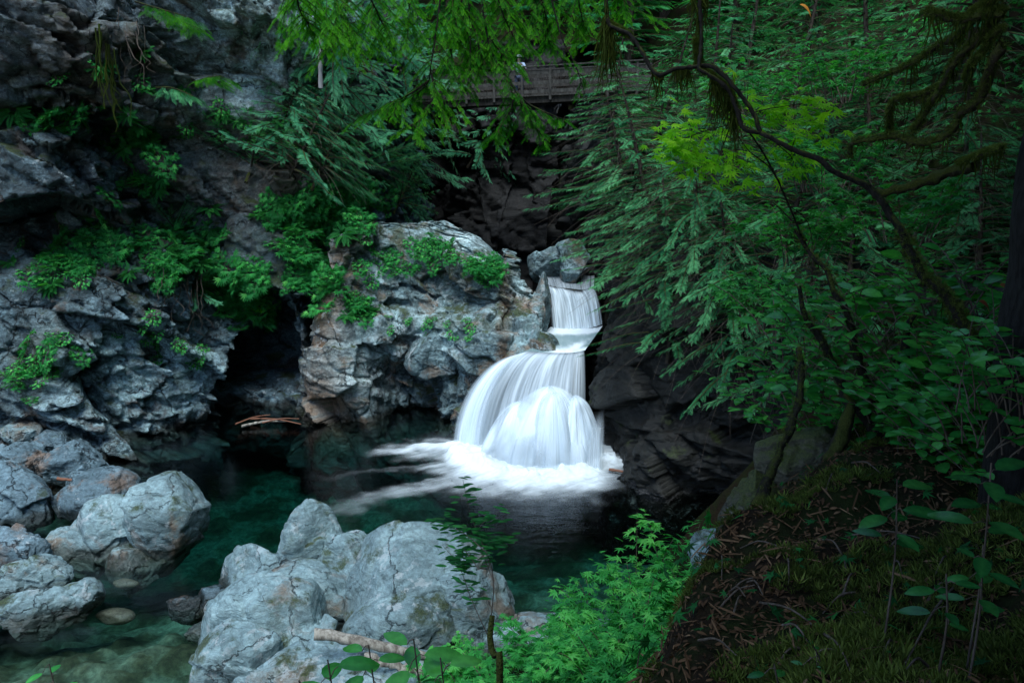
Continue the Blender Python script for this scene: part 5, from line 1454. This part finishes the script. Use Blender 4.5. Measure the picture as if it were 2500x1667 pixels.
for px, py, Y, n, sz, lb in [(2190, 1170, 3.4, 9, .16, "sprig of large dark glossy leaves over the mossy bank, upper of the two right clusters"), (2420, 1130, 3.2, 9, .165, "sprig with the broadest pale-shining leaves at the right edge of the bank"),
                         (2400, 1330, 2.9, 8, .12, "sprig of dark leaves with bluish shine at the right edge, lower cluster"), (2310, 1400, 2.8, 6, .11, "sprig with one rounded bright green leaf on the dark bank"),
                         (1890, 1620, 2.6, 5, .075, "small two-leaved sprig low on the mossy bank"), (2270, 1660, 2.4, 6, .08, "small sprig at the bottom edge of the mossy bank"), (1985, 1575, 3.0, 4, .045, "tiny sprig in the moss at the bottom of the bank"),
                         (900, 1575, 2.7, 10, .14, "dark green leafy sprig at the bottom left of the log"), (1010, 1560, 2.6, 10, .14, "dark green leafy sprig in front of the lower end of the log"), (1075, 1605, 2.5, 9, .14, "dark leafy sprig at the bottom edge right of the log"), (800, 1610, 2.5, 9, .14, "dark leafy sprig at the bottom edge over the pale slab"), (730, 1660, 2.6, 6, .09, "lowest leftmost dark leafy sprig over the pale slab"),
                         (120, 1620, 3.6, 8, .10, "pale green leafy sprig alone in the bottom left corner")]:
    t = at(px, py, Y)
    sprig_plant("leafy_sprig", ground_below(t), t, fan(t, n, px, 1.0, .05), sz, BROAD if px == 120 else SALAL_SUN if px < 1100 else SALAL, lb, "sprig", GN)
# dry twigs on the bank
rt = random.Random(9)
for i, (a, b) in enumerate([((1855, 1470), (2010, 1545)), ((2010, 1545), (2090, 1667)), ((1910, 1525), (1975, 1570)), ((1705, 1562), (1800, 1600)), ((2065, 1308), (2260, 1316)), ((2080, 1130), (2150, 1155)), ((2330, 1430), (2210, 1620)), ((2015, 1200), (2040, 1150)), ((2440, 1230), (2400, 1130))] + [((x, y), (x + dx, y + dy)) for x, y, dx, dy in [(rt.uniform(1750, 2480), rt.uniform(1330, 1640), rt.uniform(-110, 110), rt.uniform(-70, 70)) for _ in range(24)]]):
    def onbank(px, py):
        d = ray(px, py); best = None
        for Y in np.linspace(2.2, 11, 120):
            p = EYE + d * (Y / d[1])
            if p[2] < float(gnd(p[0], p[1])[0]) + .05: return p
        return at(px, py, 5)
    A, B_ = onbank(*a), onbank(*b)
    woody("dead_twig", [A, (A + B_) / 2 + [0, 0, .05], B_], .008, .004, TWIG, "thin pale dead twig lying on the mossy right bank", "twig", "dead twigs on the mossy bank", seg=5, n=14, wob=.3, seed=i)

# ================================================================ mossy boughs, the arching branch and the dark trunk
def px_path(pts, Y0, Y1):
    n = len(pts)
    return [at(x, y, Y0 + (Y1 - Y0) * i / (n - 1)) for i, (x, y) in enumerate(pts)]
def hang_moss(paths, dens, lmin, lmax, seed, root, loc, name="hanging_moss", w=.012, up=.0):
    """curtains of thin strands under a branch"""
    r = np.random.RandomState(seed); m = MB()
    for pts, n, L in paths:
        C = spline(pts, 30)
        k = r.uniform(0, 29, n)
        P = np.stack([np.interp(k, np.arange(30), C[:, j]) for j in range(3)], 1) - loc
        for p in P:
            l = L * (lmin + (lmax - lmin) * r.uniform(0, 1) ** 1.8); ww = .7 * w * r.uniform(.4, 1.3); a = r.uniform(0, 3.14)
            u = np.linspace(0, 1, 5)
            c = p + np.column_stack([(.03 + .10 * l) * np.cumsum(r.normal(0, .5, 5)) * u, (.03 + .10 * l) * np.cumsum(r.normal(0, .5, 5)) * u, .012 - l * u])
            s = np.array([math.cos(a), math.sin(a), 0])
            ws = (ww * np.array([1, 1, .8, .55, .1]))[:, None] * s
            V = np.stack([c - ws, c + ws], 1).reshape(-1, 3)
            F = np.array([[2 * i, 2 * i + 1, 2 * i + 3, 2 * i + 2] for i in range(4)])
            m.add(V, F, np.repeat(np.clip(r.normal(.5, .2) - .25 * u + .1, 0, 1), 2))
    o = m.build(name, HANG, root, smooth=False)
    return o
def fuzz(paths, seed, root, loc, n=1200, size=.03):
    """moss tufts standing on a branch"""
    r = np.random.RandomState(seed); Ps = []
    for pts, rad in paths:
        C = spline(pts, 60); k = r.uniform(0, 59, n)
        P = np.stack([np.interp(k, np.arange(60), C[:, j]) for j in range(3)], 1)
        d = nrm(r.normal(0, 1, (n, 3)) + [0, 0, .6]); Ps.append((P + d * rad * r.uniform(.6, 1.1, (n, 1)), d))
    P = np.vstack([p for p, _ in Ps]) - loc; D = np.vstack([d for _, d in Ps])
    k = len(P)
    V, F, a = scatter(SHOOT, P, nrm(r.normal(0, 1, (k, 3))), D, size * r.uniform(.5, 1.3, k), np.clip(r.normal(.5, .2, k) + .2 * D[:, 2], 0, 1))
    return mk("moss", V, F, MOSSM, root, smooth=False, attrs={'v': a})
tb = at(2490, 1000, 5.2); base = np.array([3.5, 5.2, float(gnd(3.5, 5.2)[0]) - .3])
trk = tag(empty("mossy_tree", base), "dark scaly trunk at the right edge with crooked moss-covered boughs", "tree")
m = MB(); m.add(*tube(np.array([base, [3.47, 5.2, 8.6], [3.45, 5.2, 10], [3.42, 5.25, 12], [3.35, 5.3, 17]]) - base, .21, .17, 24, .16, 3, 120)); m.build("trunk", BARK_ALDER, trk)
boughs = [([(2450, 30), (2419, 33), (2377, 42), (2339, 48), (2281, 34), (2262, 28)], 5.2, 5.6, .028), ([(2450, -20), (2423, 0), (2400, 15), (2370, 36)], 5.2, 5.4, .026),
          ([(2450, 110), (2425, 150), (2411, 199), (2385, 253), (2346, 274), (2339, 298), (2300, 337), (2255, 350), (2212, 341), (2178, 333), (2128, 341), (2079, 352), (2078, 385)], 5.2, 6.4, .032),
          ([(2450, 70), (2423, 88), (2400, 126), (2369, 161), (2360, 200)], 5.2, 5.5, .02), ([(2377, 42), (2350, 75), (2331, 92), (2281, 119), (2232, 153), (2167, 182), (2109, 207)], 5.5, 6.6, .022),
          ([(2450, 20), (2385, 100), (2331, 153), (2300, 214), (2270, 260), (2224, 329)], 5.3, 6.0, .03), ([(2300, 207), (2247, 233), (2186, 245), (2170, 283), (2174, 333)], 5.8, 6.2, .02),
          ([(2450, 360), (2400, 375), (2340, 400)], 5.2, 5.9, .018)]
r_ = np.random.RandomState(66)
n_ = 15000
q_ = nrm(r_.normal(0, 1, (n_, 3))) * (r_.uniform(0, 1, (n_, 1)) ** .4)
P_ = np.array([4.4, 2.0, 15.6]) + q_ * [4.9, 5.2, 2.6]  # unseen crown, added and placed to shade the right bank
P_ = P_[fbm(P_ * .5, 67, 3) > -.22]
P_[:, 2] = np.maximum(P_[:, 2], 13.1 + r_.uniform(0, 1, len(P_)))
a_ = r_.uniform(0, 6.283, len(P_))
V, F, av = scatter(PALM7, P_ - base, nrm(np.column_stack([np.cos(a_), np.sin(a_), r_.uniform(-.5, .1, len(P_))])), nrm(np.array([0, 0, 1.0]) + r_.normal(0, .3, (len(P_), 3))), .34 * r_.uniform(.6, 1.2, len(P_)), np.clip(r_.normal(.4, .2, len(P_)), 0, 1))
mk("crown", V, F, SALAL, trk, smooth=False, attrs={'v': av})
for k in range(14):
    j = int(r_.uniform(0, len(P_))); h_ = r_.uniform(11.8, 15)
    m = MB(); m.add(*tube(np.array([[3.33, 5.25, h_], (np.array([3.33, 5.25, h_ + .8]) + P_[j]) / 2, P_[j]]) - base, .07, .02, 6, .3, k, 20)); m.build("limb", BARK_DARK, trk)
hp = []; fz = []
for i, (pts, a, b, r0) in enumerate(boughs):
    P = px_path(pts, a, b)
    m = MB(); m.add(*tube(np.array(P) - base, r0, r0 * .55, 8, .5, 20 + i, 60)); m.build("bough", BARK_MOSS, trk)
    hp.append((P, 60, .22)); fz.append((P, r0 * 1.0))
hang_moss(hp, 1, .2, 1.5, 71, trk, base, w=.008)
fuzz(fz, 72, trk, base, 900, .026)

# fallen mossy log on the slope
P = px_path([(2130, 475), (2220, 455), (2320, 420), (2380, 405)], 9.5, 8.6)
woody("mossy_log", P, .05, .065, BARK_MOSS, "fallen mossy log on the slope below the crooked boughs", "log", n=40, seed=5, wob=.4)

# arching vine maple
vb = at(2450, 985, 6.3); vb[2] = float(gnd(vb[0], vb[1])[0]) - .1
vm_ = tag(empty("vine_maple", vb), "dark branch arching over the whole right side, bearded with moss at its fork", "tree")
main = [(2438, 962), (2423, 913), (2377, 828), (2335, 760), (2297, 710), (2255, 675), (2228, 626), (2201, 564), (2178, 530), (2144, 482), (2102, 448), (2033, 417), (1994, 386), (1941, 367), (1880, 337), (1857, 325)]
PM = [vb] + px_path(main, 6.3, 7.6)
m = MB(); m.add(*tube(np.array(PM) - vb, .055, .022, 10, .4, 31, 110, .8)); m.build("trunk", BARK_DARK, vm_)
forks = [([(1857, 325), (1838, 275), (1803, 226), (1769, 187), (1734, 161), (1700, 164), (1650, 168), (1611, 184), (1588, 165), (1569, 130), (1539, 88), (1508, 71), (1485, 57), (1480, 0), (1478, -60)], 7.6, 8.4, .022, .02),
         ([(1857, 325), (1815, 314), (1799, 268), (1776, 218), (1734, 184), (1707, 168), (1711, 126), (1713, 77), (1707, 0), (1703, -60)], 7.6, 8.0, .02, .017),
         ([(1826, 318), (1864, 375), (1895, 432), (1926, 501), (1956, 574), (1979, 622)], 7.7, 8.6, .008, .013), ([(1800, 330), (1830, 370), (1875, 405), (1895, 432)], 7.9, 8.1, .004, .008),
         ([(1933, 538), (1880, 490), (1840, 490), (1800, 470)], 8.4, 8.8, .008, .003), ([(1926, 501), (1970, 540), (1985, 600)], 8.4, 8.5, .006, .003)]
for i, (pts, a, b, r0, r1) in enumerate(forks):
    m = MB(); m.add(*tube(np.array(px_path(pts, a, b)) - vb, r0, r1, 7, .4, 50 + i, 70)); m.build("branch", BARK_DARK, vm_)
hm = [(px_path([(1472, 45), (1500, 62)], 8.3, 8.3), 190, .62), (px_path([(1478, 0), (1484, 57)], 8.3, 8.3), 60, .3), (px_path([(1590, 178), (1618, 180)], 8.1, 8.1), 40, .32), (px_path([(1645, 168), (1690, 165)], 8.05, 8.05), 110, .34),
      (px_path([(1735, 185), (1776, 222), (1800, 268)], 7.9, 7.8), 260, .5), (px_path([(1690, -10), (1730, -10)], 8.0, 8.0), 80, .42), (px_path([(1704, 40), (1714, 150)], 8.0, 8.0), 90, .25), (px_path([(2300, 715), (2400, 880)], 7.0, 6.4), 120, .2), (px_path([(2200, 570), (2260, 680)], 7.2, 7.1), 60, .12)]
hang_moss(hm, 1, .35, 1.25, 73, vm_, vb, w=.009)
fuzz([(px_path([(1707, 168), (1734, 184), (1776, 218), (1799, 268)], 7.95, 7.8), .03), (px_path([(1700, 100), (1707, 168)], 8, 8), .03), (px_path([(1485, 57), (1539, 88)], 8.35, 8.3), .022), (PM[3:9], .07)], 74, vm_, vb, 1000, .03)
# its yellow-green leaves
r_ = np.random.RandomState(75); lf = MB(); st = MB()
for (cx_, cy_), (wx, wy), n, Y in [((1690, 330), (75, 55), 60, 9.0), ((1880, 270), (110, 45), 75, 9.2), ((1720, 400), (70, 35), 45, 9.0), ((1930, 380), (50, 60), 38, 8.8), ((1980, 250), (50, 25), 16, 9.0), ((1640, 360), (40, 30), 26, 9.1), ((1800, 400), (60, 50), 26, 8.8), ((1790, 175), (12, 10), 2, 8.2), ((2010, 330), (40, 30), 12, 9.0)]:
    for i in range(int(n * 1.5)):
        p = at(cx_ + r_.normal(0, .6) * wx, cy_ + r_.normal(0, .6) * wy, Y + r_.normal(0, .35)) - vb
        a = r_.uniform(0, 6.283)
        V, F, av = scatter(PALM7, p[None], nrm(np.array([math.cos(a), math.sin(a) * .6 - .3, r_.uniform(-.5, .0)]))[None], nrm(np.array([0, -.35, 1]) + r_.normal(0, .25, 3))[None], np.array([.155 * r_.uniform(.6, 1.25)]), np.array([np.clip(r_.normal(.6, .22), 0, 1)]))
        lf.add(V, F, av)
        if i % 6 == 0:
            q = at(cx_, cy_, Y) - vb; st.add(*tube([q, (q + p) / 2 + [0, 0, .03], p], .004, .002, 4))
st.add(*tube(np.array(px_path([(1857, 325), (1800, 300), (1720, 320), (1640, 350)], 7.7, 9.1)) - vb, .008, .004, 5)); st.add(*tube(np.array(px_path([(1838, 275), (1880, 265), (1980, 250)], 7.7, 9.1)) - vb, .007, .003, 5)); st.add(*tube(np.array(px_path([(1880, 337), (1930, 380), (1950, 420)], 7.6, 8.8)) - vb, .006, .003, 5))
lf.build("leaves", MAPLE, vm_, smooth=False); st.build("twigs", BARK_DARK, vm_)

# leaning mossy stems on the bank
for i, (pts, a, b, r0, r1, lb) in enumerate([
    ([(2201, 1080), (2144, 1000), (2100, 890), (2071, 775), (2037, 710), (2017, 656), (1979, 622), (1940, 560)], 7.6, 8.4, .06, .015, "mossy stem leaning left on the bank, right of the pair"),
    ([(2150, 1060), (2121, 1027), (2067, 951), (2033, 890), (2002, 825), (1968, 775), (1950, 700)], 7.8, 8.0, .07, .02, "thick dark mossy stem leaning left, left of the pair"),
    ([(1828, 1345), (1834, 1281), (1857, 1220), (1887, 1144), (1918, 1067), (1945, 997), (1956, 913), (1950, 850)], 6.4, 7.4, .055, .028, "slender dark stem standing before the yellow-mossed boulder"),
    ([(2205, 1000), (2201, 930), (2209, 874), (2216, 798), (2239, 760)], 7.8, 7.6, .09, .02, "short mossy stump-like stem behind the salal"),
    ([(1990, 1240), (2030, 1120), (2075, 1010), (2060, 960)], 6.6, 7.4, .08, .05, "dark rotten stem on the crest of the bank"),
    ([(2220, 1180), (2310, 1090), (2400, 960), (2438, 880), (2450, 830)], 6.2, 6.0, .02, .008, "thin bent bare stem crossing the upper bank")]):
    P = px_path(pts, a, b)
    root = tag(empty("leaning_sapling", P[0]), lb, "stem", "stems on the right bank")
    m = MB(); m.add(*tube(np.array(P) - P[0], r0, r1, 9, .4, 90 + i, 60)); m.build("bark", BARK_DARK, root)
    if i < 4:
        hang_moss([(P[1:-1], 70, .14)], 1, .3, 1.4, 95 + i, root, P[0], w=.007); fuzz([(P, r0 * .9)], 99 + i, root, P[0], 500, .03)
# orange and yellow dead leaves caught in the salal
for px, py, Y, c, s, lb in [(2020, 770, 7.9, (.35, .08, .02), .14, "curled orange dead leaf between the leaning stems"), (2390, 735, 6.6, (.30, .07, .02), .13, "drooping orange dead leaf near the right edge"), (2440, 695, 6.4, (.32, .12, .03), .15, "long brown-orange dead leaf at the right edge"), (2260, 835, 7.2, (.35, .28, .05), .10, "yellow dead leaf in the salal"), (2062, 830, 7.8, (.30, .27, .10), .11, "pale yellow round leaf beside the leaning stems"), (2487, 895, 5.4, (.35, .16, .09), .12, "pinkish brown dead leaf on the bank at the right edge"), (1952, 12, 15, (.55, .22, .02), .28, "small orange tuft of dead leaves at the top edge")]:
    p = at(px, py, Y)
    nm = "dead_leaf_tint_%d" % px
    V, F = inst(T_leaf(.6, .16, .5)[0], T_leaf(.6, .16, .5)[1], frames(np.array([[.9, -.2, -.35]]), np.array([[.1, -.5, .9]])), p[None], np.array([s]))
    tag(mk("dead_leaf", V, F, plain(nm, c, .6)), lb, "leaf")

# wispy sapling in front of the water
sb_ = at(1225, 1700, 3.0); sb_[2] = float(gnd(sb_[0], sb_[1])[0]) - .1
sap = tag(empty("sapling", sb_), "wispy sapling with fine leaves in front of the dark water above a mossy stub", "sapling")
stub = px_path([(1222, 1667), (1205, 1600), (1195, 1560), (1200, 1500)], 3.0, 3.1)
m = MB(); m.add(*tube(np.array([sb_] + stub) - sb_, .032, .012, 8, .5, 7, 40)); m.build("trunk", BARK_MOSS, sap)
st = MB(); lf = MB()
r_ = np.random.RandomState(78)
for pts in ([(1200, 1500), (1205, 1420), (1190, 1350), (1150, 1260), (1130, 1170)], [(1195, 1560), (1150, 1460), (1120, 1380), (1080, 1330)], [(1205, 1420), (1190, 1360), (1170, 1290), (1220, 1245)], [(1190, 1350), (1130, 1300), (1060, 1270)], [(1205, 1420), (1180, 1340), (1230, 1310)], [(1170, 1390), (1130, 1340), (1140, 1400)]):
    P = px_path(pts, 3.1, 3.3)
    C = spline(P, 30) - sb_
    st.add(*tube(C, .0024, .0008, 4))
    n = 46
    k = r_.uniform(10, 29, n); Q = np.stack([np.interp(k, np.arange(30), C[:, j]) for j in range(3)], 1) + r_.normal(0, .02, (n, 3))
    D = nrm(np.column_stack([r_.choice([-1, 1], n) * 1.0, r_.normal(0, .4, n), r_.uniform(.0, .35, n)]))
    V, F, a = scatter(T_leaf(.24, .04, .2), Q, D, nrm(np.array([0, -.5, 1.0]) + r_.normal(0, .3, (n, 3))), .042 * r_.uniform(.7, 1.5, n), np.clip(r_.normal(.3, .2, n), 0, 1))
    lf.add(V, F, a)
st.build("twigs", TWIG, sap); lf.build("leaves", FERN, sap)

# ================================================================ bright fir boughs hanging in from above
ft = np.array([-7.2, 7.0, float(gnd(-7.2, 7.0)[0]) - .3])
fir = tag(empty("fir_tree", ft), "overhanging fir whose bright yellow-green boughs hang in from the top edge", "tree")
m = MB(); m.add(*tube(np.array([ft, ft + [0.1, 0, 8], ft + [.2, .2, 16], ft + [.1, .3, 22]]) - ft, .34, .12, 14, .25, 5, 60)); m.build("trunk", BARK, fir)
def fir_bough(limb, subs, seed, dens=1.0):
    r = np.random.RandomState(seed)
    st = MB(); lf = MB()
    C = spline(limb, 40)
    st.add(*tube(C - ft, .07, .02, 7, .2, seed))
    for pts, Y, w, n, vm in subs:
        Q = spline([at(x, y, yy) for (x, y), yy in zip(pts, np.linspace(Y[0], Y[1], len(pts)))], 30)
        st.add(*tube(Q - ft, .014, .004, 5, .2, seed))
        tg = nrm(np.gradient(Q, axis=0))
        for k in range(n):
            t = r.uniform(.06, 1); i = int(t * 29)
            side = nrm(np.array([r.normal(), r.normal(), 0]) + 1e-6)
            L = w * (1 - .5 * t) * r.uniform(.35, 1.1)
            u = np.linspace(0, 1, 6)[:, None]
            T_ = Q[i] - ft + L * u * nrm(side + .6 * tg[i]) + np.array([0, 0, -.42 * L]) * u ** 2
            st.add(*tube(T_, .005, .002, 4))
            ns = max(4, int(L * 62 * dens))
            kk = r.uniform(.08, 1, ns); kk[-1] = 1
            P = np.stack([np.interp(kk, u[:, 0], T_[:, j]) for j in range(3)], 1)
            d0 = nrm(T_[-1] - T_[0]); s2 = nrm(np.cross(d0, [0, 0, 1.0]))
            D = nrm(d0 + s2 * r.choice([-1, 1], (ns, 1)) * r.uniform(.3, 1.1, (ns, 1)) + np.array([0, 0, -.2]) + r.normal(0, .12, (ns, 3)))
            U = nrm(np.array([0, 0, 1.0]) + r.normal(0, .3, (ns, 3)))
            V, F, a = scatter(SPRIG, P, D, U, (.088 * r.uniform(.7, 1.3, ns)), np.clip(r.normal(vm, .18, ns) + .3 * (kk - .6), 0, 1))
            tip = np.tile(np.clip(SPRIG[0][:, 0], 0, 1), ns) * .3
            lf.add(V, F, np.clip(a + tip - .1, 0, 1))
    root = st.build("bough", BARK_DARK, fir)
    nd = lf.build("needles", FIR, root, smooth=False)
top = lambda x, y, Y: at(x, y, Y)
fir_bough([ft + [0, 0, 11.5], at(560, -330, 8.5), at(760, -120, 9), at(900, -60, 9.2)], [
    ([(720, -60), (730, 20), (760, 70)], (8.8, 9.2), .75, 26, .62), ([(800, -60), (830, 30), (850, 100)], (9, 9.4), .8, 28, .6), ([(880, -60), (920, 30), (960, 110)], (9.2, 9.6), .8, 26, .58), ([(780, -80), (770, 60), (790, 140)], (9.4, 9.8), .6, 16, .65), ([(980, -60), (1000, 20), (1010, 90)], (9.5, 9.8), .6, 18, .5)], 201)
fir_bough([ft + [0, 0, 12.5], at(700, -420, 9.5), at(1000, -160, 10), at(1180, -60, 10.3)], [
    ([(1081, -60), (1068, 57), (1053, 153), (1040, 210), (980, 250)], (9.6, 9.6), .55, 24, .55), ([(1045, 199), (1000, 230), (930, 265), (890, 285)], (9.6, 9.5), .6, 20, .58), ([(1053, 180), (1060, 230), (1040, 280), (1000, 310)], (9.6, 9.5), .6, 24, .68), ([(1100, -60), (1110, 40), (1130, 120)], (10, 10.2), .6, 20, .6)], 202)
fir_bough([ft + [0, 0, 13], at(800, -480, 10), at(1150, -170, 10.5), at(1350, -70, 10.8)], [
    ([(1141, -60), (1148, 96), (1148, 222)], (10.2, 10.2), .42, 16, .5), ([(1167, -60), (1187, 77), (1206, 142), (1244, 199), (1263, 230), (1300, 300), (1340, 350)], (10.2, 10.2), .5, 34, .45), ([(1244, 199), (1250, 260), (1210, 330)], (10.2, 10.1), .5, 14, .4), ([(1200, -60), (1230, 40), (1270, 120)], (10.6, 11), .75, 30, .6), ([(1120, -60), (1135, 60), (1160, 150)], (10.4, 10.6), .6, 30, .55), ([(1187, 77), (1230, 140), (1255, 170)], (10.3, 10.4), .55, 22, .55), ([(1150, 40), (1170, 120), (1185, 190)], (10.3, 10.3), .5, 26, .55), ([(1100, 120), (1110, 180), (1125, 220)], (10.1, 10.1), .45, 18, .5), ([(1263, 230), (1300, 260), (1370, 290)], (10.2, 10.3), .4, 12, .45)], 203)
fir_bough([ft + [0, 0, 14], at(900, -520, 10.5), at(1300, -200, 11), at(1480, -80, 11.4)], [
    ([(1300, -60), (1330, 30), (1340, 110)], (11, 11.3), .75, 26, .55), ([(1332, -60), (1370, 88), (1405, 161), (1435, 253)], (10.8, 10.8), .3, 9, .4), ([(1400, -60), (1420, 40), (1440, 90)], (11.3, 11.6), .7, 26, .6), ([(1480, -70), (1530, 10), (1580, 40)], (11.5, 12), .7, 18, .5)], 204)

# ================================================================ unseen trees added around and behind the viewer to shade the right bank
GO = "unseen trees added around the viewer for shade"
for i, (x, y, s) in enumerate([(2.2, -3.0, 1.35), (0.6, -5.0, 1.2), (6.0, -1.0, 1.4), (7.5, 4.2, 1.35), (14, 6, 1.5), (13, 15, 1.4), (11, 11.2, 1.35), (18, 20, 1.4), (5.6, 7.2, 1.2), (10, 3, 1.4), (3.6, 2.0, 1.2)]):
    plant('O', lambda: cedar("shade_tree", 26, fmat=CEDAR_BACK, h=17, spread=4.2, droop=.35, nb=90, nf=30, fs=1.0, tpl=FR_LO, low=.26), (x, y, float(gnd(x, y)[0]) - .3), i * 1.9, s, "unseen conifer added to shade the right bank", GO)
